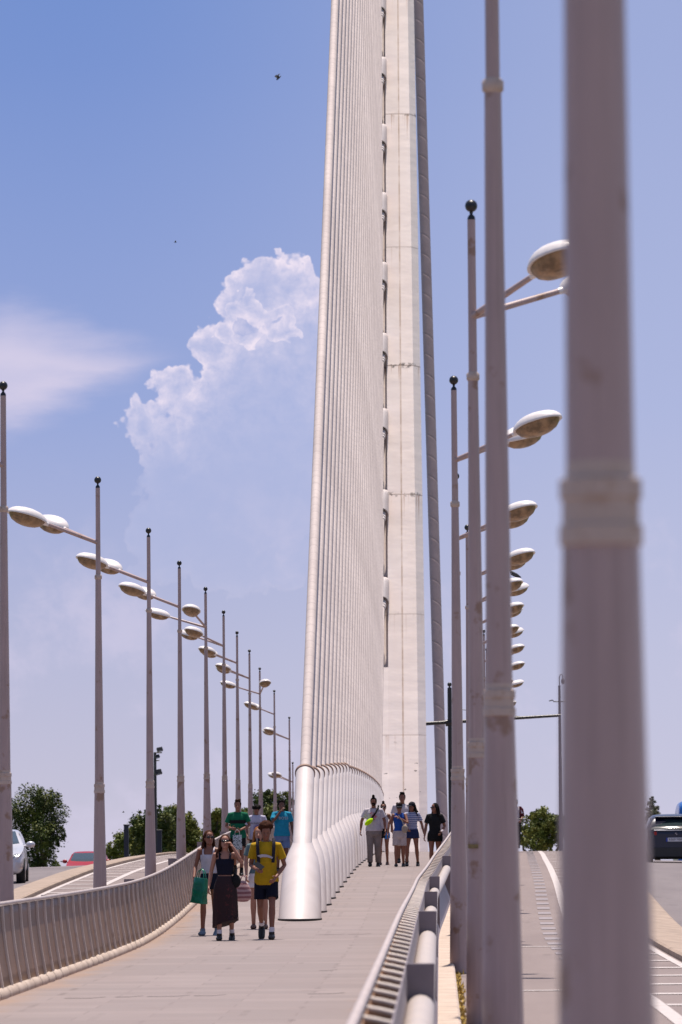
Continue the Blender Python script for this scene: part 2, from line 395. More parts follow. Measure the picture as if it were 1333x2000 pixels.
def f_pylon(t, b, co):
    x, y, z = t.xyz(co)
    big = t.noise(t.vm('MULTIPLY', co, (1., .3, .22)), .8, 5, .55)
    c = t.mix(t.rng(big, .3, .7), (.91, .77, .695, 1), (.96, .83, .76, 1))
    wav = t.n('ShaderNodeTexWave', wave_type='BANDS', bands_direction='Z'); t.put(wav.inputs['Vector'], co); wav.inputs['Scale'].default_value = .35; wav.inputs['Distortion'].default_value = 3.; wav.inputs['Detail'].default_value = 2.
    c = t.mix(t.m('MULTIPLY', wav.outputs['Fac'], .07), c, (.45, .38, .36, 1))
    streak = t.noise(t.comb(t.m('MULTIPLY', x, 9.), t.m('MULTIPLY', y, .02), t.m('MULTIPLY', z, .12)), 1., 4, .6)
    for i, s in enumerate(SEAMS[:8]):
        dz = t.m('SUBTRACT', s, z)
        amt = (.25, .15, .75, 1.0, .25, .75, .4, .4)[i]
        run = t.m('MULTIPLY', t.rng(dz, 1.5, 0.), t.m('GREATER_THAN', dz, 0.))
        st = t.m('MULTIPLY', run, t.rng(t.m('ADD', streak, t.m('MULTIPLY', run, .06)), .60, .68))
        c = t.mix(t.m('MULTIPLY', st, .8*amt), c, (.38, .17, .055, 1))
        ln = t.rng(t.m('ABSOLUTE', dz), .045, .015)
        c = t.mix(t.m('MULTIPLY', ln, .25+.5*amt), c, (.30, .22, .18, 1))
        bl = t.m('MULTIPLY', t.rng(t.m('ABSOLUTE', dz), .16, .05), t.rng(t.noise(co, 3.2, 3, .7), .60-.06*amt, .66-.06*amt))
        c = t.mix(t.m('MULTIPLY', bl, min(1, amt*.8)), c, (.035, .02, .015, 1))
    rx = t.m('SUBTRACT', x, t.m('ADD', AX+.85, t.m('MULTIPLY', z, -.0016)))
    rid = t.m('MULTIPLY', t.rng(t.m('ABSOLUTE', rx), .05, .012), t.rng(t.noise(t.comb(0., 0., z), .55, 5, .7), .35, .6, .25, .8))
    c = t.mix(rid, c, (.42, .27, .17, 1))
    sp = t.m('MULTIPLY', t.rng(t.noise(t.vm('MULTIPLY', co, (1., .5, 2.)), 2.6, 2, .5), .69, .71), t.rng(z, 6., 3.))
    c = t.mix(sp, c, (.06, .04, .03, 1))
    t.put(b.inputs['Base Color'], c); bump_from(t, b, t.noise(t.vm('MULTIPLY', co, (.6, .3, 1.5)), .9, 3), .25, .1)
M_pylon = custom('pylon_paint', f_pylon, .5)
M_sheet = mat('weathered_steel_sheet', (.20, .12, .078), .5, .05, spec=.25, var=.25, scale=1.2, dirt=(.22, .11, .05), dscale=2.5, dlo=.5, dhi=.7, dfac=.7)
M_sheetback = mat('rusty_inner_sheet', (.34, .19, .105), .75, var=.3, scale=3, dirt=(.15, .08, .04), dscale=5.)
M_rail = mat('handrail_steel', (.46, .39, .37), .5, .05, var=.1, scale=4, dirt=(.4, .3, .25), dscale=6.)
M_slat = mat('slat_paint', (.66, .57, .51), .5, var=.12, scale=3, dirt=(.38, .24, .14), dscale=5., dfac=.7)
M_block = mat('grey_bracket_paint', (.20, .165, .18), .5, var=.1, scale=5)
M_tube = mat('guard_tube_paint', (.46, .40, .37), .45, var=.06, scale=3, dirt=(.5, .38, .3), dscale=3.)
M_weed = mat('dry_weed', (.40, .27, .06), .9, var=.5, scale=9)
M_leafs = {k: mat('leaf_'+k, c, .6, var=.5, scale=.9, dirt=d, dscale=1.3, dlo=.45, dhi=.6, dfac=.7, spec=.3) for k, c, d in
           (('deep', (.04, .065, .012), (.17, .18, .03)), ('olive', (.10, .13, .02), (.24, .23, .04)), ('grey', (.10, .11, .07), (.16, .15, .09)))}
M_bark = mat('bark', (.12, .09, .065), .9, var=.3, scale=3, bump=.5)
# ------------------------------------------------------------------ deck and roads
DS = [-6+2*i for i in range(0, 174)]
def X(side, d, off): return AX+side*(W(d)+off)
def strip(mb, side, o0, o1, dz0, dz1, ds=DS, abs_=False):
    vs = []; fs = []
    for d in ds:
        for o, dz in ((o0, dz0), (o1, dz1)):
            vs.append((AX+side*o if abs_ else X(side, d, o), d, zp(d)+dz))
    for i in range(len(ds)-1):
        q = (2*i, 2*i+1, 2*i+3, 2*i+2); fs.append(q if side > 0 else q[::-1])
    mb.add(vs, fs, True)
mb = MB(); nx = 17; vs = []; ed = []
for d in DS:
    for j in range(nx):
        u = -1+2*j/(nx-1); w = W(d)-.70; vs.append((AX+u*w, d, zp(d))); ed.append(1-(1-abs(u))*w/1.6)
mb.add(vs, [(i*nx+j, i*nx+j+1, (i+1)*nx+j+1, (i+1)*nx+j) for i in range(len(DS)-1) for j in range(nx-1)])
wk = structure('walkway', mb, M_pave)
at = wk.data.attributes.new('edge', 'FLOAT', 'POINT'); at.data.foreach_set('value', ed)
# soffit and sides of the deck (depth below the road surfaces)
mb = MB()
for i, d in enumerate(DS[:-1]):
    pass
sec = []
for d in DS:
    z = zp(d); w = W(d)
    sec.append([Vector((AX+a*(w+o), d, z+q)) for a, o, q in ((-1, 12.6, -.58), (-1, 12.6, -1.3), (-1, 2., -2.6), (1, 2., -2.6), (1, 12.6, -1.3), (1, 12.6, -.58), (1, 3.4, -.36), (1, -.74, -.06), (-1, -.74, -.06), (-1, 3.4, -.36))])
mb.rings(sec, True, False)
structure('deck_slab', mb, M_conc)
for side in (-1, 1):
    mb = MB(); strip(mb, side, -.12, 2.66, -.015, -.02); structure('cycle_lane', mb, M_lane)
    mb = MB(); strip(mb, side, 3.3, 12.6, -.30, -.56); structure('road', mb, M_road)
    # kerb beside the parapet: inner rounded, outer flat stone
    mb = MB(); rr = []
    for d in [q*.5-6 for q in range(0, 690)]:
        z = zp(d); j = .008*math.sin(d*7.1)+(.012 if (d % 1.0) < .08 else 0)
        rr.append([Vector((X(side, d, o), d, z+h)) for o, h in ((-.74-.0, -.03), (-.745+j, .05), (-.715+j, .095), (-.66, .11-j), (-.60, .095), (-.575, -.03))])
    mb.rings(rr if side < 0 else [q[::-1] for q in rr], True, True); structure('inner_kerb', mb, M_kerb)
    mb = MB(); rr = []
    for d in [q-6 for q in range(0, 345)]:
        z = zp(d); rr.append([Vector((X(side, d, o), d, z+h)) for o, h in ((-.44, -.03), (-.44, .10), (-.14, .10), (-.12, .085), (-.115, -.03))])
    mb.rings(rr if side < 0 else [q[::-1] for q in rr], True, False); structure('outer_kerb', mb, M_kerb)
    mb = MB(); rr = []
    for d in [q-6 for q in range(0, 345)]:
        z = zp(d); rr.append([Vector((X(side, d, o), d, z+h)) for o, h in ((2.66, -.05), (2.66, .05), (2.70, .07), (3.38, .00), (3.43, -.03), (3.44, -.36))])
    mb.rings(rr if side < 0 else [q[::-1] for q in rr], True, False); structure('separator_kerb', mb, M_sand)
    mb = MB(); strip(mb, side, 1.62, 1.76, -.0125, -.0125); strip(mb, side, 2.52, 2.62, -.014, -.014)
    d = 10.
    while d < 235:
        strip(mb, side, 1.765, 2.515, -.0128, -.0128, [d, d+.42]); d += 3.3
    structure('lane_marking', mb, M_line)
    mb = MB(); strip(mb, side, 3.52, 3.66, -.298, -.302); structure('yellow_edge_line', mb, M_yellow)
    mb = MB(); d = 20.
    while d < 200:
        strip(mb, side, 7.6, 7.74, -.418, -.418, [d, d+2, d+3.]); d += 8
    structure('road_marking', mb, M_line)
mb = MB(); d = 30.
while d < 190:
    strip(mb, 1, 1.22, 1.44, -.011, -.011, [d, d+1.15]); d += 2.6
structure('dashed_marking', mb, M_dash)
mb = MB()
for d, a, b in ((70.5, .3, 1.5), (51, .35, 1.2)):
    strip(mb, 1, a, b, -.0105, -.0105, [d, d+.22])
structure('cross_marking', mb, M_line)
# expansion joints
for d in (160.5, 186):
    for side in (-1, 1):
        mb = MB(); strip(mb, side, 3.7, 12.4, -.303, -.555, [d, d+.55]); structure('expansion_joint', mb, M_joint_and_shadow)
        mb = MB(); strip(mb, side, -.05, 2.5, -.009, -.014, [d+4, d+4.5]); structure('lane_expansion_joint', mb, M_joint_and_shadow)
# shadows of lifted slab edges, painted as flat dark strips across the walkway
def zig(d0, spans):
    mb = MB()
    for (x0, x1, dd) in spans:
        for (a, b, y0, y1, h) in ((x0, x1-.12, d0+dd, d0+dd+.03, .012), (x1-.12, x1, d0+dd+.0, d0+dd+.35, .016)):
            k = 6
            for q in range(k):
                xa, xb = a+(b-a)*q/k, a+(b-a)*(q+1)/k; ya, yb = y0+(y1-y0)*q/k, y0+(y1-y0)*(q+1)/k
                zz = zp(ya)
                mb.add([(xa, ya-.035, zz+.004), (xb, yb-.035, zz+.004), (xb, yb+.035, zz+.004), (xa, ya+.035, zz+.004)], [(0, 1, 2, 3)], False)
    structure('slab_edge_shadow', mb, M_joint_and_shadow)
zig(49.6, [(-3.62, -3.25, -.3), (-3.15, -2.9, 0), (-2.85, -2.45, .1), (-2.4, -1.6 - .5, .2), (-1.3, -.95, .5)])
zig(77.2, [(-1.85, -1.45, .0), (-1.4, -1.05, .15), (-4.1, -3.7, .4), (-3.2, -2.9, .1)])
zig(81.5, [(-4.2, -3.9, .0)]); zig(59, [(-1.4, -1.2, 0)])
mb = MB(); mb.add([(-6000, -3000, -9), (6000, -3000, -9), (6000, 9000, -9), (-6000, 9000, -9)], [(0, 1, 2, 3)]); structure('ground', mb, M_ground)
# ------------------------------------------------------------------ parapets
def parapet(side):
    near = 'right' if side > 0 else 'left'
    t = thing('parapet', 'steel parapet with rungs, grey blocks and a white tube, right of the walkway' if side > 0 else 'steel parapet with a curved brown sheet and pale ribs, left of the walkway', 'parapet', (0, 0, 0))
    dd = [6+1.0*i for i in range(0, 216)]
    def sweep(prof, ds=dd, cap=True, smooth=False, closed=True):
        mb = MB(); rr = [[Vector((X(side, d, o), d, zp(d)+h)) for o, h in prof] for d in ds]
        mb.rings(rr if side < 0 else [q[::-1] for q in rr], cap, smooth, closed); return mb
    circ = [(-.60+.021*math.cos(a), .90+.020*math.sin(a)) for a in [2*math.pi*k/10 for k in range(10)]]
    link('handrail', sweep(circ, smooth=True), M_rail, t)
    inn = [(-.598, .875), (-.600, .78), (-.608, .66), (-.625, .50), (-.648, .34), (-.672, .20), (-.69, .10)]
    link('sheet', sweep(inn+[(o+.012, h) for o, h in inn[::-1]], smooth=True), M_sheet, t)
    link('inner_sheet', sweep([(o+.014, h-.004) for o, h in inn]+[(o+.02, h-.004) for o, h in inn[::-1]], smooth=True), M_sheetback, t)
    link('outer_sheet', sweep([(-.475, .835), (-.465, .835), (-.43, .45), (-.30, .10), (-.31, .10), (-.44, .45)]), M_sheet if side < 0 else M_block, t)
    # ribs: pale strips on the sheet, dark plates behind it and light rungs along their upper edges
    mb = MB(); mp = MB(); mr = MB(); d = 6.3
    def plate(m_, prof, d, th):
        z = zp(d); a = [Vector((X(side, d-th, o), d-th, z+h)) for o, h in prof]; b = [Vector((X(side, d+th, o), d+th, z+h)) for o, h in prof]; n = len(prof)
        m_.add(a+b, [tuple(range(n)), tuple(range(2*n-1, n-1, -1))]+[(i, (i+1) % n, (i+1) % n+n, i+n) for i in range(n)], False)
    while d < 220:
        plate(mb, [(o-.024, h) for o, h in inn]+[(o+.004, h) for o, h in inn[::-1]], d, .02)
        plate(mp, [(o+.016, h) for o, h in inn]+[(-.51, .10), (-.49, .45), (-.482, .70), (-.482, .835), (-.568, .855)], d, .015)
        mr.tube([(X(side, d, -.585), d, zp(d)+.872), (X(side, d, -.53), d, zp(d)+.862), (X(side, d, -.47), d, zp(d)+.848)], .0125, 8)
        d += 1.08
    link('ribs', mb, M_slat, t); link('rib_plates', mp, M_sheetback, t); link('rungs', mr, M_slat, t)
    mb = MB(); k = 16
    ds = [6+.5*i for i in range(0, 430)]
    rr = [[Vector((X(side, d, -.38+.075*math.cos(2*math.pi*j/k)), d, zp(d)+.655+.075*math.sin(2*math.pi*j/k))) for j in range(k)] for d in ds]
    mb.rings(rr if side < 0 else [q[::-1] for q in rr], True, True); link('guard_tube', mb, M_tube, t)
    d = 11.3; i = 0
    while d < 215:
        mb = MB(); z = zp(d)
        mb.rings([[Vector((X(side, d+yy, -.38+xx*s2), d+yy, z+hh)) for xx, yy in ((-.072, -.07), (.072, -.07), (.072, .07), (-.072, .07))] for hh, s2 in ((.10, 1.), (.70, 1.), (.885, 1.06), (.892, 1.0))], True, False)
        link('bracket', mb, M_block, t); d += 16.05; i += 1
    return t
parapet(-1); parapet(1)
# weeds in the gutter beside the right kerb
mb = MB()
for i in range(1500):
    d = random.uniform(36, 95)**1.0; x = X(1, d, random.gauss(-.09, .02)); z = zp(d)-.02; h = random.uniform(.015, .05)*(1.6 if random.random() < .1 else 1)
    a = random.uniform(0, 3.14); dx, dy = .02*math.cos(a), .05*math.sin(a)
    mb.add([(x-dx, d-dy, z), (x+dx, d+dy, z), (x+random.gauss(0, .02), d+random.gauss(0, .03), z+h)], [(0, 1, 2)], False)
tag(link('weeds', mb, M_weed), 'dry yellow weeds along the kerb at the foot of the right lamp posts', 'weeds', kind='stuff')
# ------------------------------------------------------------------ lamp posts
def lamp_post():
    t = thing('lamp_post', 'x', 'lamp post', (0, 0, 0), 0)
    mb = MB(); mb.lathe([(.118, -.03), (.115, .0), (.112, .03), (.106, .5), (.086, 1.6), (.074, 2.18)], n=10, smooth=True)
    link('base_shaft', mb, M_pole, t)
    mb = MB(); mb.lathe([(.066, 2.34), (.058, 3.4), (.048, 4.5), (.042, 5.28)], n=24)
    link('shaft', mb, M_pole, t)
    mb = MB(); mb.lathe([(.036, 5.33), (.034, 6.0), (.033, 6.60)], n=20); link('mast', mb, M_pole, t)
    mb = MB(); mb.lathe([(.074, 2.18), (.080, 2.182), (.080, 2.218), (.074, 2.222), (.074, 2.268), (.079, 2.27), (.079, 2.306), (.067, 2.312), (.066, 2.34)], n=48, smooth=False); link('collar', mb, M_collar, t)
    mb = MB(); mb.lathe([(.043, 5.27), (.053, 5.28), (.055, 5.325), (.036, 5.345)], n=20); link('collar', mb, M_collar, t)
    mb = MB(); mb.lathe([(.118, -.05), (.15, -.04), (.15, .0), (.118, .012)], n=12, smooth=False); link('base_plate', mb, M_dark, t)
    mb = MB(); mb.lathe([(.034, 6.60), (.030, 6.625), (.012, 6.645), (.016, 6.665)], n=14); mb.ell((0, 0, 6.715), (.052, .052, .052), 16, 10); link('finial', mb, M_black, t)
    for s in (-1, 1):                                   # two arms in a V, towards the road (+x)
        az = R(43)*s; dv = Vector((math.cos(az), math.sin(az), 0)); up = Vector((0, 0, 1))
        mb = MB(); P0 = Vector((0, 0, 5.80)); P1 = dv*.88+Vector((0, 0, 6.06))
        mb.tube([P0, P0.lerp(P1, .5), P1], [.029, .027, .024], 10)
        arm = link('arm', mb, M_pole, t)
        # head: domed shell over a bulging lens, tip raised
        T = R(15); ex = (dv*math.cos(T)+up*math.sin(T)); ez = (up*math.cos(T)-dv*math.sin(T)); ey = ez.cross(ex)
        Mx = Matrix((ex, ey, ez)).transposed(); c = P1+ex*.305+ez*.005
        mb = MB(); rr = []
        nn = 22
        def outline(a, k):      # egg outline in plan, pointed towards the arm
            x = math.cos(a); y = math.sin(a); w = .222*(1-.22*(-x if x < 0 else 0))
            return x*.32*k, y*w*k
        for k, h in ((1., -.012), (1.015, .0), (1., .012), (.95, .042), (.84, .072), (.66, .098), (.42, .115), (.2, .121), (.02, .123)):
            rr.append([Mx @ Vector((*outline(2*math.pi*j/nn, k), h))+c for j in range(nn)])
        for k, h in ((.98, -.012), (.92, -.006)): rr.insert(0, [Mx @ Vector((*outline(2*math.pi*j/nn, k), h))+c for j in range(nn)])
        mb.rings(rr, True, True)
        mb.tube([P1-ex*.05, P1+ex*.03, P1+ex*.07], [.026, .034, .045], 12)
        hd = link('lamp_head', mb, M_cap, t)
        mb = MB(); rr = []
        for k, h in ((.90, -.010), (.86, -.038), (.74, -.080), (.5, -.115), (.25, -.132), (.02, -.136)):
            rr.append([Mx @ Vector((*outline(-2*math.pi*j/nn, k), h))+c for j in range(nn)])
        mb.rings(rr, True, True); link('lens', mb, M_lens, hd)
    return t
def place_post(o, side, d, yaw, label, dx=0, dz=0):
    o.location = (X(side, d, 0)+dx, d, zp(d)-.02+dz); o.rotation_euler.z = (math.pi if side < 0 else 0)+yaw
    o['label'] = label; o['group'] = 'twin-armed lamp posts along both sides of the walkway'
post0 = lamp_post(); index_kids(post0)
first = True
yawR = [0, 0, R(-12), R(5), R(2), R(3), R(-5), 0, R(-5), R(6), R(9), R(-14), R(5), R(10)]
DXR = [.043, .03, .04, -.06, 0, .065]+[0]*7
for i in range(13):
    d = (9.75+16.05*i) if i != 1 else 25.2
    o = post0 if first else copy_tree(post0); first = False
    place_post(o, 1, d, yawR[i], ('huge blurred lamp post shaft closest to the camera at the right edge of the photo' if i == 0 else
        'pale twin-armed lamp post, %s from the camera in the row right of the walkway' % ORD[i]), DXR[i])
#        d   yaw of V
LP = [(58, 0), (74, R(-9)), (90, R(-7)), (106, R(-6)), (122, R(33)), (137.5, R(7)), (153.5, R(0)), (169.5, R(2)), (185.5, R(58)), (201.5, R(-3)), (217.5, R(4)), (246, R(8))]
LX = [8, 193, 292, 352, 403, 438, 464, 488, 508, 536, 565, 571]
for i, (d, yw) in enumerate(LP):
    o = copy_tree(post0)
    place_post(o, -1, d, yw, ('pale lamp post cut by the left edge of the photo, nearest in the left row' if i == 0 else
        ('pale lamp post with one head turned towards the camera, fifth in the left row' if i == 4 else
         ('pale lamp post with one head turned right over the walkway, ninth in the left row' if i == 8 else
          'pale twin-armed lamp post, %s from the camera in the row left of the walkway' % ORD[i]))))
    xw = (LX[i]-860+3.4)*d/F
    o.location.x = xw
# small yellowed label on the third right post
mb = MB(); d = 9.75+32.1; mb.box((X(1, d, 0)+.0, d-.105, zp(d)+1.44), (.085, .006, .035), bev=.001)
tag(link('sticker', mb, mat('yellowed_sticker', (.2, .15, .06), .7, var=.3, scale=30)), 'small yellow-brown sticker on the third right-hand lamp post', 'sticker')
# ------------------------------------------------------------------ stays and pylon
def py_y(z): return 211+.557*z+.00012*z*z
NST = 29
def stay_ends(n):
    d0 = 84.7+3.9*n
    k = 28-n; za = (11.2, 15.1, 18.8, 22.3)[k] if k < 4 else 22.3+3.36*(k-3)
    return Vector((AX, d0, zp(d0))), Vector((AX, py_y(za)-.15, za))
def set_attr(o, name, vals): a = o.data.attributes.new(name, 'FLOAT', 'POINT'); a.data.foreach_set('value', vals)
for n in range(NST):
    A, B = stay_ends(n); ax = (B-A).normalized(); el = math.atan2(ax.z, ax.y)
    lab = ('nearest white stay cable, rising from the bell-shaped housing beside the man in yellow' if n == 0 else
           'white stay cable rising from the %s housing, counted from the camera' % ORD[n])
    t = thing('stay_cable', lab, 'stay cable', A, 0, 'stay cables fanning up to the pylon')
    # bell-shaped footing: horizontal oval sections whose centre follows the cable
    te = ax.z/ax.y; mb = MB(); rr = []; k = 28
    prof = [(-.02, .355, .78), (.02, .355, .78), (.35, .345, .75), (.70, .325, .70), (.90, .30, .65), (1.05, .265, .58), (1.15, .225, .50), (1.24, .185, .40), (1.30, .165, .35)]
    for h, a, b in prof:
        cy = h/te*.86+.35
        rr.append([Vector((a*math.cos(2*math.pi*j/k), cy+b*math.sin(2*math.pi*j/k), h)) for j in range(k)])
    mb.rings(rr, True, True); link('footing', mb, M_white, t)
    mb = MB(); mb.rings([[Vector((.368*math.cos(2*math.pi*j/k), .33+.79*math.sin(2*math.pi*j/k), h)) for j in range(k)] for h in (-.04, .03)], True, False); link('base_ring', mb, M_dark, t)
    S0 = Vector((0, 1.15/te, 1.15)); hs = 2.50 if n == 0 else (2.45 if n < 10 else 2.40)
    S1 = Vector((0, hs/te, hs))
    mb = MB(); mb.tube([S0-ax*.3, S0+ax*.5, S1], [.163, .163, .163], 26, ref=(1, 0, 0)); link('sleeve', mb, M_white, t)
    mb = MB(); mb.tube([S1-ax*.03, S1-ax*.025, S1+ax*.03, S1+ax*.035, S1+ax*.11], [.164, .178, .178, .165, .105], 26, ref=(1, 0, 0)); link('collar', mb, M_ring, t)
    L = (B-A).length; mb = MB(); segs = [S1+ax*.05+(B-A-S1)*q/24 for q in range(25)]
    mb.tube(segs, .093, 20, ref=(1, 0, 0))
    o = link('cable', mb, M_cable, t)
    set_attr(o, 'along', [Vector(q).dot(ax) for q in [x.co for x in o.data.vertices]])
# pylon: leaning box with a faceted front, and an added slot, dark inside, in place of the hoods' cast shadow
t = thing('pylon', 'tall leaning white steel pylon with rust-stained seams, at the end of the row of stays', 'pylon', (0, 0, 0))
zs = sorted([-3+1.5*i for i in range(0, 80)]+[8.3, 8.32])
rr = []
for z in zs:
    s = 1-.0036*max(0, z)-(0.00002*z*z if z > 0 else 0); y = py_y(z)
    dp = 1.1 if z > 8.31 else .02
    prof = [(.0, dp), (.235, dp), (.2352, .01), (.86, -.10), (1.50, .04), (1.84, .9), (1.7, 3.4), (.9, 4.6)]
    pts = [(a*s, b*s) for a, b in prof]; pts = pts+[(-a, b) for a, b in pts[::-1]][:-1]
    rr.append([Vector((AX+a, y+b, z)) for a, b in pts])
mb = MB(); mb.rings(rr, True, False); link('shaft', mb, M_pylon, t)
HP = 2.2
for n in range(NST):
    A, B = stay_ends(n); ax = (B-A).normalized(); up = Vector((0, .557, 1)).normalized()
    # socket: half-round hood following the pylon face, open below, with the cable sleeve inside
    mb = MB(); k = 20; c0 = Vector((AX, py_y(B.z)-.10, B.z))
    s = 1-.003*B.z; r = .29*s; rr = []
    nrm = Vector((0, -1, .557)).normalized()
    for q, hh, ro in ((0, -.15, r), (1, .35, r), (2, .8, r), (3, 1.0, r*.98), (4, 1.1, r*.9)):
        c = c0+up*hh-nrm*.05
        rr.append([c+Vector((math.cos(math.pi*j/k)*ro, 0, 0))+nrm*(math.sin(math.pi*j/k)*ro*HP*(1-.17*q)) for j in range(k+1)])
    for q in reversed(range(5)):
        c = c0+up*(-.15, .35, .8, 1.0, 1.06)[q]-nrm*.05; ro = (r, r, r, r*.98, r*.9)[q]-.03
        rr.append([c+Vector((math.cos(math.pi*j/k)*ro, 0, 0))+nrm*(math.sin(math.pi*j/k)*ro*HP*(1-.17*q)) for j in range(k+1)])
    rr.append(rr[0])
    mb.rings(rr, False, True, closed=False); so = link('anchor_socket', mb, M_white, t)
    mb = MB(); mb.tube([B-ax*.9, B-ax*.5, B+ax*.5], [.13, .145, .145], 18, ref=(1, 0, 0)); mb.tube([B-ax*.72, B-ax*.62], [.165, .165], 18, ref=(1, 0, 0)); link('sleeve', mb, M_white, so)
# backstay right of the pylon
t0 = thing('backstay', 'thick grey spiral-wrapped backstay standing right of the pylon', 'backstay', (0, 0, 0))
P0, P1 = Vector((.22, 240, -3)), Vector((-1.83, 270, 105)); mb = MB(); k = 24; N = 60
mb.tube([P0.lerp(P1, i/N) for i in range(N+1)], [.265-.04*i/N for i in range(N+1)], k, ref=(1, 0, 0), cap=False)
o = link('cable', mb, M_backstay, t0); dr = (P1-P0).normalized()
set_attr(o, 'along', [dr.dot(x.co-P0) for x in o.data.vertices]); set_attr(o, 'round', [((i % k)/k if (i % k)/k < .5 else 1-(i % k)/k)*-1.1 for i in range(len(o.data.vertices))])
mb = MB(); mb.tube([P0-dr*.5, P0+dr*2.2], [.42, .34], 20); link('footing', mb, M_white, t0)
#@@PART2
# ------------------------------------------------------------------ people
def cloth(name, col, rough=.85, **k): return mat(name, col, rough, var=k.pop('var', .12), scale=k.pop('scale', 9), bump=k.pop('bump', .8), bscale=k.pop('bscale', 11), spec=.2, **k)
SK = {'tan': mat('skin_tan', (.225, .088, .052), .55, var=.06), 'fair': mat('skin_fair', (.36, .17, .115), .55, var=.06), 'dark': mat('skin_olive', (.15, .065, .04), .55, var=.06)}
HAIR = {'brown': mat('hair_brown', (.028, .012, .007), .85, var=.4, scale=40, spec=.1), 'black': mat('hair_black', (.007, .005, .005), .85, var=.3, scale=40, spec=.12),
        'ginger': mat('hair_ginger', (.24, .095, .03), .8, var=.3, scale=40, spec=.1), 'chestnut': mat('hair_chestnut', (.048, .017, .009), .85, var=.4, scale=40, spec=.1)}
M_glass = mat('sunglass_black', (.01, .01, .012), .15)
M_eye = mat('eye_dark', (.03, .02, .015), .3); M_lip = mat('lip', (.30, .08, .06), .5)
REM = []
def remesh(o, vox, it=2, f=.5):
    m = o.modifiers.new('r', 'REMESH'); m.mode = 'VOXEL'; m.voxel_size = vox; m.use_smooth_shade = True
    if it: q = o.modifiers.new('s', 'SMOOTH'); q.factor = f; q.iterations = it
    REM.append(o)
LEGS = dict(
    stand=[((-.1, -.02, .49), (-.1, .02, .085), 0), ((.1, -.02, .49), (.1, .02, .085), 0)],
    strideL=[((-.095, .02, .50), (-.085, .30, .20), .8), ((.09, -.15, .52), (.085, -.24, .085), 0)],
    strideR=[((-.09, -.15, .52), (-.085, -.24, .085), 0), ((.095, .02, .50), (.085, .30, .18), .8)],
    soft=[((-.095, -.06, .50), (-.10, -.10, .085), 0), ((.09, .0, .50), (.10, .14, .10), .3)],
    wide=[((-.13, -.04, .50), (-.15, -.02, .085), 0), ((.12, -.02, .50), (.15, .10, .09), .1)])
ARMS = dict(hang=((.245, .03, 1.14), (.275, -.05, .90)), swingf=((.24, -.02, 1.14), (.26, -.20, .95)), swingb=((.25, .10, 1.15), (.29, .14, .91)),
    bent=((.25, .06, 1.15), (.16, -.19, 1.06)), phone=((.235, .02, 1.15), (.10, -.25, 1.17)), belly=((.25, .05, 1.16), (.10, -.20, 1.05)),
    ear=((.30, -.12, 1.30), (.15, -.10, 1.56)), mouth=((.22, -.14, 1.22), (.04, -.17, 1.47)), chest=((.25, -.12, 1.24), (.06, -.22, 1.30)), tote=((.25, .06, 1.15), (.25, -.10, .93)),
    elbowout=((.31, .03, 1.17), (.22, -.16, 1.02)), waist=((.26, .05, 1.16), (.20, -.16, 1.00)))
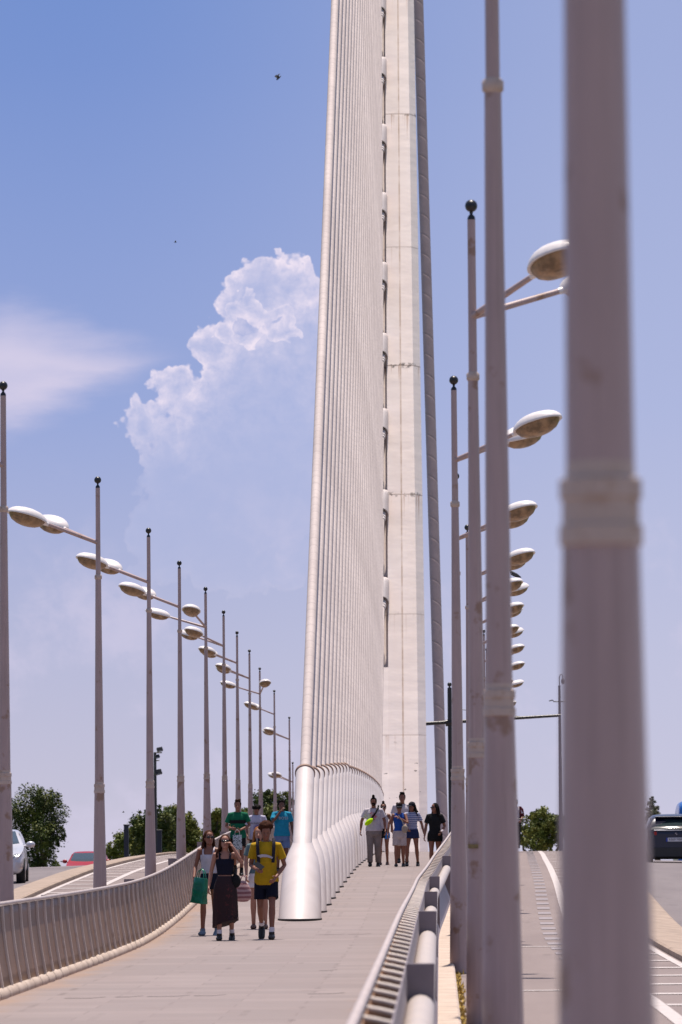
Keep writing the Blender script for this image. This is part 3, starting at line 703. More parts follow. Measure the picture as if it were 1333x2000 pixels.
def person(label, x, d, H, legs='stand', armL='hang', armR='hang', rz=0., skin='tan', build=1., top=None, bottom=None, shoes=None, hair=None, glasses=False,
           cap=None, head=(0, 0), socks=None, vox=.010, zoff=0., female=False, group=None, name='person', hatstyle=None, hcol='brown'):
    """local frame: x = picture right, -y = towards the camera; armL/armR are the arms at picture left/right"""
    k = H/1.75
    P = thing(name, label, 'person', (x, d, zp(d)+zoff), rz, group)
    def V(a): return Vector(a)*k
    sk = SK[skin]; mb = MB(); B = build
    lg = LEGS[legs]; arms = []
    sw = .165 if female else .19
    for sgn, a in ((-1, armL), (1, armR)):
        e, w = ARMS[a] if isinstance(a, str) else a
        off = sw-.18
        arms.append((V((sgn*sw, 0, 1.415)), V((sgn*(e[0]+off*.8), e[1], e[2])), V((sgn*(w[0]+off*.5), w[1], w[2])), sgn))
    # torso under the clothes
    tor = [(.80, .13, .10, 0), (.88, .165, .115, 0), (.96, .16, .11, 0), (1.06, .13, .092, 0), (1.15, .135, .095, 0), (1.27, .155, .105, 0), (1.36, .165, .10, 0), (1.42, .14, .08, .005), (1.46, .075, .06, .01), (1.49, .055, .056, .008), (1.54, .05, .053, 0)]
    if female: tor = [(z, a*(1.04 if z < 1 else .90), b*(1.06 if 1.2 < z < 1.33 else 1), c) for z, a, b, c in tor]
    mb.rings([[V((a*B*math.cos(2*math.pi*j/22), c+b*B*math.sin(2*math.pi*j/22), z)) for j in range(22)] for z, a, b, c in tor])
    for (s, e, w, sg) in arms:
        mb.tube([V((sg*.09, .0, 1.425)), s, s.lerp(e, .35), e, e.lerp(w, .3), w], [.045*k, .050*k*B, .043*k*B, .036*k*B, .037*k*B, .024*k], 12, round_=True)
    for (kn, an, lift), sg in zip(lg, (-1, 1)):
        hp = V((sg*.088, 0, .90)); kn, an = V(kn), V(an)
        mb.tube([hp, hp.lerp(kn, .35), hp.lerp(kn, .8), kn, kn.lerp(an, .28)+Vector((0, .012, 0)), kn.lerp(an, .65), an], [.088*k*B, .080*k*B, .058*k*B, .052*k*B, .056*k*B, .042*k*B, .034*k], 14, round_=True)
        ft = Vector((0, -1, -math.tan(lift) if lift else 0)).normalized()
        up_ = Vector((0, 0, 1))-ft*ft.z; up_.normalize()
        mb.tube([an-ft*.02*k-up_*.035*k, an+ft*.06*k-up_*.045*k, an+ft*.15*k-up_*.055*k], [(.028*k, .028*k), (.034*k, .024*k), (.032*k, .012*k)], 12, ref=(1, 0, 0), round_=True)
    # hands
    for (s, e, w, sg) in arms:
        dr = (w-e).normalized(); n_ = Vector((sg*-1, 0, 0)) - dr*(dr.dot(Vector((sg*-1, 0, 0))))
        if n_.length < .3: n_ = Vector((0, 0, 1)) - dr*dr.z
        n_.normalize(); sd = dr.cross(n_).normalized()
        if sd.y > 0: sd = -sd
        mb.tube([w-dr*.01, w+dr*.045*k, w+dr*.09*k], [(.024*k, .018*k), (.040*k, .016*k), (.038*k, .014*k)], 12, ref=sd, round_=True)
        for q, (o, L) in enumerate(((-.030, .062), (-.010, .075), (.010, .078), (.030, .068))):
            b0 = w+dr*.088*k-sd*o*k; b1 = b0+(dr*.8+n_*.35).normalized()*L*.5*k; b2 = b1+(dr*.45+n_*.75).normalized()*L*.5*k
            mb.tube([b0-dr*.01*k, b1, b2], [.0095*k, .009*k, .0075*k], 8, round_=True)
        t0 = w+dr*.03*k+sd*.028*k; t1 = t0+(dr*.6+sd*.7+n_*.2).normalized()*.04*k; t2 = t1+(dr*.8+sd*.2+n_*.4).normalized()*.03*k
        mb.tube([t0, t1, t2], [.012*k, .0105*k, .009*k], 8, round_=True)
    # head
    pit, yaw = head; HM = Euler((pit, 0, yaw)).to_matrix(); hc = Vector((0, -.012, 1.625))*k
    def hv(a): return HM @ (Vector(a)*k) + hc
    hr = [(-.112, .030, .030, -.052), (-.100, .046, .052, -.034), (-.075, .057, .072, -.016), (-.045, .064, .083, -.006), (-.010, .069, .088, .0), (.030, .073, .093, .004), (.065, .070, .090, .008), (.095, .055, .070, .010), (.112, .030, .04, .012), (.118, .006, .01, .012)]
    mb.rings([[hv((a*math.cos(2*math.pi*j/20), c+b*math.sin(2*math.pi*j/20), z)) for j in range(20)] for z, a, b, c in hr])
    mb.tube([hv((0, .01, -.10)), V((0, .008, 1.48))], [.05*k, .054*k], 14)
    mb.tube([hv((0, -.083, .018)), hv((0, -.100, -.012)), hv((0, -.112, -.030))], [.008*k, .011*k, .014*k], 8, round_=True)
    for sg in (-1, 1): mb.ell(hv((sg*.072, .008, -.008)), (.010*k, .020*k, .030*k), 8, 6)
    body = link('body', mb, sk, P); remesh(body, vox*.85, 2, .45)
    mb = MB()
    for sg in (-1, 1): mb.ell(hv((sg*.028, -.083, .008)), (.012*k, .007*k, .007*k), 10, 6)
    link('eyes', mb, M_eye, P)
    mb = MB(); mb.ell(hv((0, -.090, -.058)), (.022*k, .008*k, .008*k), 10, 6); link('lips', mb, M_lip, P)
    # hair
    if hair:
        hm = HAIR[hcol]; mb = MB()
        if hair in ('short', 'curly', 'long', 'bun', 'bob', 'undercut', 'pony'):
            mb.ell(hv((0, .022, .036)), (.086*k, .098*k, .098*k), 18, 12, HM)
        rs = random.Random(zlib.crc32(label.encode()) & 0xffff)
        if hair == 'curly':
            for i in range(60):
                a = rs.uniform(0, 2*math.pi); e = rs.uniform(.15, 1.45)
                if math.sin(a) < -.3 and e < .55: continue
                mb.ell(hv((.092*math.cos(a)*math.cos(e), .018+.098*math.sin(a)*math.cos(e), .045+.098*math.sin(e))), (.036*k,)*3, 7, 5)
        elif hair == 'bun':
            mb.ell(hv((0, .01, .158)), (.040*k, .042*k, .045*k), 12, 8); mb.ell(hv((0, .02, .125)), (.035*k, .035*k, .03*k), 10, 6)
        elif hair == 'undercut':
            for i in range(18): mb.ell(hv((rs.uniform(-.05, .05), rs.uniform(-.07, .06), .125+rs.uniform(-.01, .02))), (.026*k,)*3, 7, 5)
        elif hair == 'short':
            for i in range(22):
                a = rs.uniform(0, 6.28); mb.ell(hv((.07*math.cos(a), .015+.08*math.sin(a), .09+rs.uniform(0, .03))), (.026*k,)*3, 7, 5)
        elif hair in ('long', 'bob'):
            Lz = -.34 if hair == 'long' else -.17
            for i in range(34):
                a = R(rs.uniform(-22, 202)); r0 = .082
                p0 = hv((r0*math.cos(a), .02+.09*math.sin(a), .03)); p1 = hv((r0*1.12*math.cos(a), .03+.10*math.sin(a), -.09))
                p2 = p1+Vector((rs.gauss(0, .015)+.03*math.cos(a), .0+.01*math.sin(a)+(.02 if math.sin(a) > 0 else -.01), Lz*.55*k)); p3 = p2+Vector((rs.gauss(0, .02), rs.gauss(0, .01), Lz*.45*k*rs.uniform(.6, 1)))
                mb.tube([p0, p1, p2, p3], [.02*k, .022*k, .019*k, .008*k], 7, round_=True)
        elif hair == 'pony':
            mb.tube([hv((0, .10, .05)), hv((0, .15, -.02)), hv((0, .13, -.14))], [.02*k, .03*k, .01*k], 8, round_=True)
        elif hair == 'mop':
            mb.ell(hv((0, .018, .040)), (.098*k, .104*k, .088*k), 18, 12, HM)
            for i in range(46):
                a = rs.uniform(0, 6.28); e = rs.uniform(-.15, .5); mb.ell(hv((.095*math.cos(a)*math.cos(e), .012+.100*math.sin(a)*math.cos(e), .045+.08*math.sin(e))), (.022*k, .022*k, .03*k), 7, 5)
        ho = link('hair', mb, hm, P); remesh(ho, vox*.9, 1, .4)
    if glasses:
        mb = MB()
        for sg in (-1, 1):
            mb.ell(hv((sg*.033, -.094, .010)), (.029*k, .008*k, .021*k), 14, 8, HM)
            mb.tube([hv((sg*.06, -.086, .016)), hv((sg*.078, .0, .012))], .004*k, 6)
        mb.tube([hv((-.02, -.099, .014)), hv((.02, -.099, .014))], .004*k, 6); link('sunglasses', mb, M_glass, P)
    if cap:
        mb = MB(); kind_, cm = cap
        if kind_ == 'cap':
            mb.ell(hv((0, .012, .058)), (.092*k, .104*k, .080*k), 20, 12, HM)
            mb.prism([(-.07, 0), (.07, 0), (.062, .005), (-.062, .005)], .10*k, HM, hv((0, -.125, .048)))
            br = [hv((.078*math.cos(a), -.085-.075*math.sin(a)*1.0, .050-.02*math.sin(a))) for a in [math.pi*j/10 for j in range(11)]]
            mb = MB(); mb.ell(hv((0, .012, .058)), (.092*k, .104*k, .080*k), 20, 12, HM)
            mb.add(br+[p+HM @ Vector((0, 0, .008*k)) for p in br], [tuple(range(11)), tuple(range(21, 10, -1))]+[(i, i+11, (i+1) % 11+11, (i+1) % 11) for i in range(11)], False)
        link('cap', mb, cm, P)
    # clothing
    def torso_rings(z0, z1, grow=.016, flare=0.):
        rr = []
        for z in np.linspace(z0, z1, 12):
            a = np.interp(z, [t_[0] for t_ in tor], [t_[1] for t_ in tor]); b = np.interp(z, [t_[0] for t_ in tor], [t_[2] for t_ in tor]); c = np.interp(z, [t_[0] for t_ in tor], [t_[3] for t_ in tor])
            g = grow+flare*max(0, (1.12-z)/.2)+(.022 if z < 1.2 and not female else .004)
            rr.append([V(((a*B+g)*math.cos(2*math.pi*j/26)*(1+.02*math.sin(7*j+z*9)), c+(b*B+g)*math.sin(2*math.pi*j/26), z)) for j in range(26)])
        return rr
    if top:
        kind_, tm = top[0], top[1]; zb = top[2] if len(top) > 2 else .93; mb = MB()
        mb.rings(torso_rings(zb, 1.30 if kind_ in ('tank', 'sleeveless') else 1.455))
        if kind_ == 'tee':
            for (s, e, w, sg) in arms:
                mb.tube([V((sg*.06, 0, 1.435)), s+Vector((0, 0, -.003)), s.lerp(e, .35), s.lerp(e, .66)], [.055*k, .064*k*B, .064*k*B, .072*k*B], 16)
            mb.tube([V((0, .006, 1.44)), V((0, .004, 1.478))], [.085*k, .066*k], 18)
        elif kind_ == 'sleeveless':
            mb.rings(torso_rings(1.29, 1.44, .012))
            for sg in (-1, 1): mb.tube([V((sg*.07, 0, 1.44)), V((sg*(sw-.03), 0, 1.42))], .045*k, 12, round_=True)
        elif kind_ == 'tank':
            mb.rings(torso_rings(1.28, 1.345, .012))
            for sg in (-1, 1):
                mb.tube([V((sg*.085, -.10*B, 1.33)), V((sg*.09, -.075, 1.41)), V((sg*.09, -.0, 1.462)), V((sg*.085, .075, 1.41)), V((sg*.08, .095, 1.33))], .018*k, 8)
        tp = link('shirt' if kind_ == 'tee' else 'top', mb, tm, P); remesh(tp, vox, 2, .5)
    if bottom:
        kind_, bm_, ln = bottom; mb = MB()
        hipg = [(1.03, .150), (.97, .166), (.90, .182), (.82, .188), (.765, .16)]
        fb = 1.04 if female else 1.
        if kind_ in ('shorts', 'trousers'):
            mb.rings([[V((a*B*fb*math.cos(2*math.pi*j/24), .73*a*B*math.sin(2*math.pi*j/24), z)) for j in range(24)] for z, a in hipg])
            for (kn, an, lift), sg in zip(lg, (-1, 1)):
                hp = V((sg*.092, 0, .88)); kn, an = V(kn), V(an)
                if kind_ == 'shorts':
                    e_ = hp.lerp(kn, ln); mb.tube([hp+Vector((0, 0, .03*k)), hp.lerp(kn, ln*.5), e_], [.098*k*B, .100*k*B, .104*k*B], 18)
                else:
                    mb.tube([hp, hp.lerp(kn, .5), kn, kn.lerp(an, .5), kn.lerp(an, .96)], [.100*k*B, .088*k*B, .072*k*B, .066*k*B, .062*k*B], 16)
        elif kind_ == 'skirt':
            zs_ = np.linspace(1.06, ln, 16); rr = []
            for z in zs_:
                tt = (1.06-z)/(1.06-ln); a = np.interp(z, [ln, .75, .90, 1.0, 1.06], [.205, .20, .185, .155, .128]); rip = .10*max(0, tt-.25)
                hem = .045*math.sin(3.1) if tt > .95 else 0
                rr.append([V((a*math.cos(th)*(1+rip*math.sin(6*th+2*tt)), (a*.80*math.sin(th))*(1+rip*math.sin(6*th+2*tt))-.02*tt, z+(.07*math.cos(th+.6) if tt > .9 else 0)*tt)) for th in [2*math.pi*j/48 for j in range(48)]])
            mb.rings(rr)
        bo = link({'skirt': 'skirt', 'shorts': 'shorts', 'trousers': 'trousers'}[kind_], mb, bm_, P)
        if kind_ != 'skirt': remesh(bo, vox, 2, .5)
    for (kn, an, lift), sg in zip(lg, (-1, 1)):
        an = V(an); kn = V(kn); ft = Vector((0, -1, -math.tan(lift) if lift else 0)).normalized(); up = Vector((0, 0, 1))-ft*ft.z; up.normalize()
        if shoes:
            sm_, st = shoes if isinstance(shoes, tuple) else (shoes, 'sneaker'); mb = MB()
            mb.tube([an-ft*.055*k-up*.045*k, an-up*.045*k, an+ft*.08*k-up*.05*k, an+ft*.175*k-up*.058*k], [(.044*k, .044*k), (.049*k, .050*k), (.054*k, .042*k), (.050*k, .032*k)], 16, ref=(1, 0, 0), round_=True)
            if st == 'sneaker': mb.tube([an-up*.03*k, an+up*.03*k], [.046*k, .043*k], 14)
            link('shoe', mb, sm_, P)
        if socks:
            mb = MB(); mb.tube([an-up*.02*k, an.lerp(kn, .22)], [.040*k, .043*k], 14); link('sock', mb, socks, P)
    return P
def pos(px, d, off=0): return (px-860+2)*d/F+off
c_yellow = cloth('yellow_cotton', (.46, .28, .01)); c_navy = cloth('navy_cloth', (.007, .008, .020)); c_black = cloth('black_cloth', (.010, .010, .011)); c_white = cloth('white_cotton', (.50, .455, .49))
c_green = cloth('green_cotton', (.005, .12, .06)); c_cyan = cloth('turquoise_cotton', (.015, .24, .38)); c_denim = cloth('light_denim', (.13, .20, .38)); c_olive = cloth('olive_cloth', (.06, .055, .035))
c_grey = cloth('grey_trousers', (.22, .185, .175)); c_blue = cloth('blue_cotton', (.015, .07, .32)); c_cream = cloth('cream_shorts', (.46, .39, .38)); c_navyden = cloth('dark_denim', (.02, .03, .09))
c_greyT = cloth('slate_top', (.10, .15, .16)); c_whiteS = cloth('white_shorts', (.68, .62, .62)); c_tan = cloth('tan_leather', (.30, .19, .13)); c_greyshoe = cloth('grey_blue_shoe', (.16, .22, .30))
M_sole = mat('black_shoe', (.012, .012, .014), .5); M_sandal = mat('brown_sandal', (.10, .045, .03), .6); M_wsock = cloth('white_sock', (.70, .68, .74))
def f_maroon(t, b, co):
    n = t.noise(co, 26., 2, .5); c = t.mix(t.rng(n, .58, .68), (.020, .005, .007, 1), (.085, .014, .016, 1)); c = t.mix(t.rng(t.noise(t.vm('MULTIPLY', co, (1, 1, .15)), 9., 3), .35, .7), (.02, .005, .008, 1), c)
    t.put(b.inputs['Base Color'], c)
M_maroon = custom('maroon_print', f_maroon, .85)
def f_stripe(t, b, co):
    z = t.xyz(co)[2]; s = t.m('FRACT', t.m('MULTIPLY', z, 22.))
    t.put(b.inputs['Base Color'], t.mix(t.rng(t.m('ABSOLUTE', t.m('SUBTRACT', s, .5)), .22, .28), (.48, .48, .57, 1), (.09, .12, .28, 1)))
M_stripe = custom('blue_striped_cotton', f_stripe, .85)
def f_pink(t, b, co):
    z = t.xyz(co)[2]; s = t.m('FRACT', t.m('ADD', t.m('MULTIPLY', z, 15.), t.m('MULTIPLY', t.noise(co, 4., 3), .5)))
    t.put(b.inputs['Base Color'], t.mix(t.rng(t.m('ABSOLUTE', t.m('SUBTRACT', s, .5)), .20, .30), (.42, .26, .26, 1), (.22, .09, .10, 1)))
M_pink = custom('pink_striped_canvas', f_pink, .85)
def f_tote(t, b, co):
    vo = t.n('ShaderNodeTexVoronoi', feature='DISTANCE_TO_EDGE'); t.put(vo.inputs['Vector'], t.vm('MULTIPLY', co, (1., 1., 1.8))); vo.inputs['Scale'].default_value = 19.
    t.put(b.inputs['Base Color'], t.mix(t.rng(vo.outputs['Distance'], .16, .20), (.50, .58, .62, 1), (.012, .035, .045, 1)))
M_tote = custom('black_and_white_print', f_tote, .8)
def text_mesh(body, size, depth=.002, spacing=1.):
    cu = bpy.data.curves.new('lettering', 'FONT'); cu.body = body; cu.size = size; cu.extrude = depth; cu.align_x = 'CENTER'; cu.align_y = 'CENTER'; cu.space_character = spacing; cu.resolution_u = 3
    o = bpy.data.objects.new('lettering', cu); C.objects.link(o); dg = bpy.context.evaluated_depsgraph_get(); me = bpy.data.meshes.new_from_object(o.evaluated_get(dg)); bpy.data.objects.remove(o); return me
def lettering(body, size, m, parent, loc, rot=(math.pi/2, 0, 0), depth=.002, spacing=1., name='lettering', bend=0.):
    me = text_mesh(body, size, depth, spacing)
    if bend:
        for vv in me.vertices: vv.co.z -= vv.co.x**2*bend
    o = link(name, me, m, parent); o.location = loc; o.rotation_euler = rot; return o
G1 = 'people walking on the left of the stays'; G2 = 'people walking on the right of the stays'
# near group
yd = 75.2; yx = pos(519, yd)
yel = person('person in a yellow t-shirt and black shorts looking down at a phone', yx, yd, 1.69, 'strideL', ((.225, .02, 1.12), (.13, -.24, 1.06)), ((.27, .05, 1.12), (.15, -.18, .94)), 0, 'tan', .93, ('tee', c_yellow, .82), ('shorts', c_navy, .72), M_sole, 'curly', head=(R(18), R(4)), socks=M_wsock, vox=.009, group=G1, hcol='chestnut')
mb = MB()
for sg in (-1, 1): mb.tube([(sg*.105, -.132, 1.12), (sg*.115, -.142, 1.27), (sg*.12, -.128, 1.38), (sg*.12, -.06, 1.475), (sg*.115, .05, 1.475), (sg*.11, .12, 1.38)], [(.024, .006)]*6, 10, ref=(1, 0, 0))
mb.ell((0, .20, 1.24), (.15, .09, .23), 16, 12)
bp = tag(link('backpack', mb, cloth('dark_strap', (.02, .018, .03))), 'dark backpack worn by the person in yellow', 'backpack'); bp.location = yel.location
fish = [(-.135, .012), (-.115, .022), (-.06, .033), (.0, .032), (.06, .020), (.105, .000), (.125, -.005), (.118, -.016), (.108, -.028), (.085, -.018), (.03, -.006), (-.04, -.003), (-.085, -.012), (-.095, .0)]
mb = MB(); mb.prism([(x_*.9, z_*1.1) for x_, z_ in fish], .006, None, (-.005, -.150, 1.205)); link('fish_print', mb, c_white, yel)
mb = MB(); mb.box((0, 0, 0), (.078, .010, .155), Euler((R(-50), R(-35), R(25))).to_matrix(), .004)
ph = tag(link('phone', mb, M_glass), 'black phone held by the person in yellow', 'phone'); ph.location = (yx-.09, yd-.36, zp(yd)+1.075)
d2 = 80.5; x2 = pos(505, d2)
gin = person('ginger-haired person in a slate top and white shorts hidden behind the person in yellow', x2, d2, 1.60, 'stand', ((.235, -.02, 1.16), (.22, -.12, .93)), 'hang', 0, 'fair', .95, ('tee', c_greyT, .95), ('shorts', c_whiteS, .45), (M_sandal, 'flat'), 'long', female=True, vox=.010, group=G1, hcol='ginger')
def bag(name, label, cat, loc, w, h, dpt, m, handle=.2, hm=None, round_bag=False, rz=0, tilt=0):
    t = thing(name, label, cat, loc, rz); t.rotation_euler.y = tilt
    mb = MB(); rr = []
    for q in range(9):
        f = q/8; z = -h*(1-f); ww = w*(1-.10*f) if not round_bag else w*(.62+.75*math.sin(math.pi*(.12+.62*(1-f))))*.75
        dd_ = dpt*(1-.55*f)*(1+.08*math.sin(q*2.1))
        rr.append([Vector((math.copysign(abs(math.cos(th))**.55, math.cos(th))*ww/2+.008*math.sin(5*th+q), math.copysign(abs(math.sin(th))**.6, math.sin(th))*dd_/2, z+(.012*math.sin(3*th+q) if 0 < q < 8 else 0))) for th in [2*math.pi*j/28 for j in range(28)]])
    mb.rings(rr, True, True); link('bag_body', mb, m, t)
    for sg in (-1, 1):
        mb = MB(); mb.tube([(-w*.28, sg*dpt*.18, -.01), (-w*.20, sg*.02, handle*.7), (0, sg*.008, handle), (w*.20, sg*.02, handle*.7), (w*.28, sg*dpt*.18, -.01)], [(.012, .004)]*5, 8, ref=(0, 1, 0)); link('handle', mb, hm or m, t)
    return t
sb = thing('striped_bag', 'round pink and white striped bag hanging from the hand left of the person in yellow', 'bag', (pos(473, 77.2), 77.2, zp(77.2)+.66))
mb = MB(); mb.rings([[Vector((a_*math.cos(th)*(1+.05*math.sin(4*th+z_*20)), .55*a_*math.sin(th), z_)) for th in [2*math.pi*j/26 for j in range(26)]] for z_, a_ in ((-.155, .02), (-.15, .07), (-.12, .115), (-.06, .135), (.02, .125), (.09, .09), (.14, .05), (.165, .022))]); link('bag_body', mb, M_pink, sb)
mb = MB(); mb.tube([(-.04, 0, .13), (-.02, 0, .22), (.02, 0, .24), (.05, 0, .20), (.04, 0, .12)], .009, 8); link('handle', mb, M_pink, sb)
mb = MB(); fa = Vector((pos(488, 77.4), 77.4, zp(77.4)))
d3 = 77.5; x3 = pos(408, d3)
w3 = person('long-haired person in a white tank top and dark shorts carrying a green bag', x3, d3, 1.58, 'soft', ((.25, .03, 1.15), (.24, -.14, .98)), 'hang', R(-8), 'tan', .92, ('tank', c_white, 1.03), ('shorts', c_navy, .22), c_greyshoe, 'long', head=(0, R(25)), female=True, vox=.009, group=G1, hcol='chestnut', glasses=True)
M_greenbag = mat('green_plastic', (.0, .15, .08), .25, var=.3, scale=7, bump=.6, bscale=9)
bag('shopping_bag', 'glossy green shopping bag beside the skirt of the sunglassed woman', 'bag', (pos(392, 77.1), 77.1, zp(77.1)+.87), .25, .38, .17, M_greenbag, .14, rz=R(-32), tilt=R(7))
d4 = 74.8; x4 = pos(439, d4)
w4 = person('person in sunglasses, navy tank top and long maroon skirt touching their ear', x4, d4, 1.54, 'soft', 'hang', ((.30, -.10, 1.28), (.155, -.11, 1.52)), 0, 'fair', .96, ('tank', c_navy, 1.08), ('skirt', M_maroon, .27), M_sole, 'bob', glasses=True, head=(R(-3), R(5)), female=True, socks=M_wsock, vox=.009, group=G1, hcol='chestnut')
mb = MB(); mb.ell((0, 0, 0), (.075, .06, .10), 14, 10); mb.tube([(0, .0, .08), (-.14, -.02, .28), (-.24, -.01, .42)], [(.010, .004)]*3, 8)
hb = tag(link('hip_bag', mb, c_black), 'small black bag at the hip of the person in the maroon skirt', 'bag'); hb.location = (x4+.155, d4-.04, zp(d4)+.86)
# middle group, behind
d5 = 115.5; x5 = pos(464.5, d5)
g5 = person('person in a green t-shirt with a black band holding a printed tote', x5, d5, 1.69, 'strideL', ((.27, .04, 1.14), (.13, -.22, 1.10)), ((.26, .02, 1.16), (.06, -.24, 1.06)), 0, 'tan', .95, ('tee', c_green, .86), ('shorts', c_black, .60), M_sole, 'undercut', group=G1, hcol='brown', socks=c_black)
mb = MB(); mb.rings([[Vector((.178*math.cos(a), .128*math.sin(a), z)) for a in [math.pi+math.pi*j/16 for j in range(17)]] for z in (1.17, 1.245)], False, closed=False); link('chest_band', mb, c_black, g5)
bag('tote_bag', 'white tote bag with a dark print held by the person in green', 'bag', (pos(463, 115.1), 115.1, zp(115.1)+.92), .21, .33, .06, M_tote, .12, c_white)
d6 = 117.5; x6 = pos(501, d6)
def f_purple(t, b, co):
    x_, y_, z_ = t.xyz(co); dx = t.m('SUBTRACT', x_, .03); dz = t.m('MULTIPLY', t.m('SUBTRACT', z_, 1.0), .75)
    r_ = t.m('SQRT', t.m('ADD', t.m('MULTIPLY', dx, dx), t.m('MULTIPLY', dz, dz))); n = t.m('MULTIPLY', t.noise(co, 8., 3), .08)
    t.put(b.inputs['Base Color'], t.mix(t.rng(t.m('ADD', r_, n), .17, .07), (.46, .44, .56, 1), (.09, .035, .19, 1)))
M_purple = custom('purple_print_cotton', f_purple, .85)
g6 = person('dark-haired person in a white t-shirt with a purple print', x6, d6, 1.58, 'stand', ((.25, .0, 1.13), (.22, -.15, .95)), 'hang', R(-4), 'tan', .95, ('tee', M_purple, .86), ('shorts', c_olive, .7), M_sole, 'mop', head=(R(8), R(-14)), group=G1, hcol='black')
lettering('BAUHAUS', .062, c_black, g6, (-.02, -.150, 1.145), name='lettering', bend=1.2)
d7 = 118.5; x7 = pos(550, d7)
g7 = person('person in a turquoise t-shirt and pale blue shorts with a hand at the mouth', x7, d7, 1.66, 'stand', 'mouth', 'hang', R(6), 'dark', 1.02, ('tee', c_cyan, .88), ('shorts', c_denim, .75), M_sole, 'short', group=G1, hcol='black')
lettering('BOSS', .088, c_white, g7, (.03, -.165, 1.245), spacing=1.15, bend=1.2)
# right group
d8 = 125.; x8 = pos(729.5, d8)
m8 = person('bearded person with a topknot, white t-shirt and grey trousers', x8, d8, 1.68, 'soft', ((.30, .04, 1.15), (.33, -.06, .92)), ((.27, .02, 1.15), (.29, -.10, .92)), 0, 'tan', 1.10, ('tee', c_white, .90), ('trousers', c_grey, 1), M_sole, 'bun', head=(R(14), R(-6)), group=G2, hcol='black')
mb = MB(); mb.ell((0, -.072, 1.515), (.048, .045, .045), 12, 8); link('beard', mb, HAIR['black'], m8)
mb = MB()
for x_, z_, w_, h_ in ((-.06, 1.30, .07, .02), (.03, 1.29, .05, .03), (-.02, 1.25, .06, .025), (.05, 1.22, .05, .03), (.02, 1.19, .06, .02), (.01, 1.14, .05, .03), (-.05, 1.22, .03, .02)): mb.box((x_, -.155, z_), (w_, .004, h_), Euler((0, R(12*x_*40), 0)).to_matrix())
link('shirt_print', mb, mat('red_print', (.50, .12, .16), .8), m8)
tw = thing('waist_bag', 'neon yellow-green waist bag slung across the topknotted person', 'bag', (x8, d8, zp(d8)))
mb = MB(); mb.ell((-.115, -.20, 1.085), (.125, .05, .060), 18, 10, Euler((0, R(-38), 0)).to_matrix()); link('pouch', mb, cloth('neon_nylon', (.50, .85, .0)), tw)
mb = MB(); mb.tube([(-.05, -.175, 1.17), (.05, -.165, 1.30), (.11, -.12, 1.42), (.12, -.0, 1.49)], [(.022, .006)]*4, 8, ref=(1, 0, .3)); link('strap', mb, c_black, tw)
d9 = 127.5; x9 = pos(748.5, d9)
person('person in sunglasses, white tank top and black shorts beside the topknotted person', x9, d9, 1.53, 'soft', 'hang', 'hang', 0, 'tan', .92, ('tank', c_white, 1.03), ('shorts', c_black, .3), (M_sandal, 'flat'), 'bun', glasses=True, female=True, group=G2, hcol='brown')
mb = MB(); mb.box((0, 0, 0), (.11, .03, .15), Euler((0, R(8), 0)).to_matrix(), .01)
hb = tag(link('pouch', mb, cloth('blue_pouch', (.03, .16, .42))), 'small blue pouch held between the two leftmost people of the far group', 'bag'); hb.location = (pos(756, 127.2), 127.2, zp(127.2)+.72)
d10 = 131.; x10 = pos(785.5, d10)
person('tall person in a white t-shirt standing behind the two capped people', x10, d10, 1.78, 'stand', 'hang', 'hang', 0, 'tan', 1.05, ('tee', c_white, .9), ('shorts', c_black, .7), M_sole, 'undercut', group=G2, hcol='black')
d11 = 124.5; x11 = pos(779.5, d11)
M_capd = cloth('black_cap', (.012, .012, .02)); M_visor = cloth('grey_visor', (.2, .2, .2))
person('person in a blue top and cream knee-length shorts with a dark cap', x11, d11, 1.54, 'soft', ((.30, -.02, 1.18), (.33, -.12, .90)), ((.24, -.16, 1.20), (.02, -.22, 1.33)), 0, 'tan', 1.02, ('sleeveless', c_blue, .98), ('shorts', c_cream, .80), (M_sole, 'flat'), 'short', cap=('cap', M_capd), glasses=True, head=(R(10), 0), female=True, group=G2, hcol='brown')
mb = MB(); mb.tube([(-.05, -.21, 1.26), (.04, -.24, 1.12), (.09, -.24, .98)], [(.010, .006)]*3, 8); mb.ell((.10, -.24, .93), (.075, .04, .10), 14, 9)
hb = tag(link('shoulder_bag', mb, cloth('beige_canvas', (.34, .28, .22))), 'beige shoulder bag between the two people wearing caps', 'bag'); hb.location = (x11+.03, d11, zp(d11)-.02)
d12 = 125.; x12 = pos(804, d12)
person('person in a striped blue and white shirt, black cap and navy shorts', x12, d12, 1.56, 'wide', ((.23, -.06, 1.17), (.14, -.24, 1.03)), ((.28, .06, 1.15), (.33, .05, .90)), 0, 'tan', 1.0, ('tee', M_stripe, 1.0), ('shorts', c_navyden, .32), M_sole, 'bob', cap=('cap', M_capd), head=(R(8), R(-35)), female=True, group=G2, hcol='black')
d13 = 119.; x13 = pos(848.5, d13)
w13 = person('dark-haired person in a black t-shirt and shorts looking left by the right parapet', x13, d13, 1.56, 'soft', 'hang', ((.27, .05, 1.15), (.18, -.16, 1.00)), 0, 'tan', 1.06, ('tee', c_black, .90), ('shorts', c_black, .34), M_sole, 'long', glasses=True, head=(0, R(-50)), female=True, group=G2, hcol='black')
mb = MB(); mb.tube([(.175, -.15, .91), (.165, -.165, .925)], [.034, .034], 12); link('wristwatch', mb, c_white, w13)
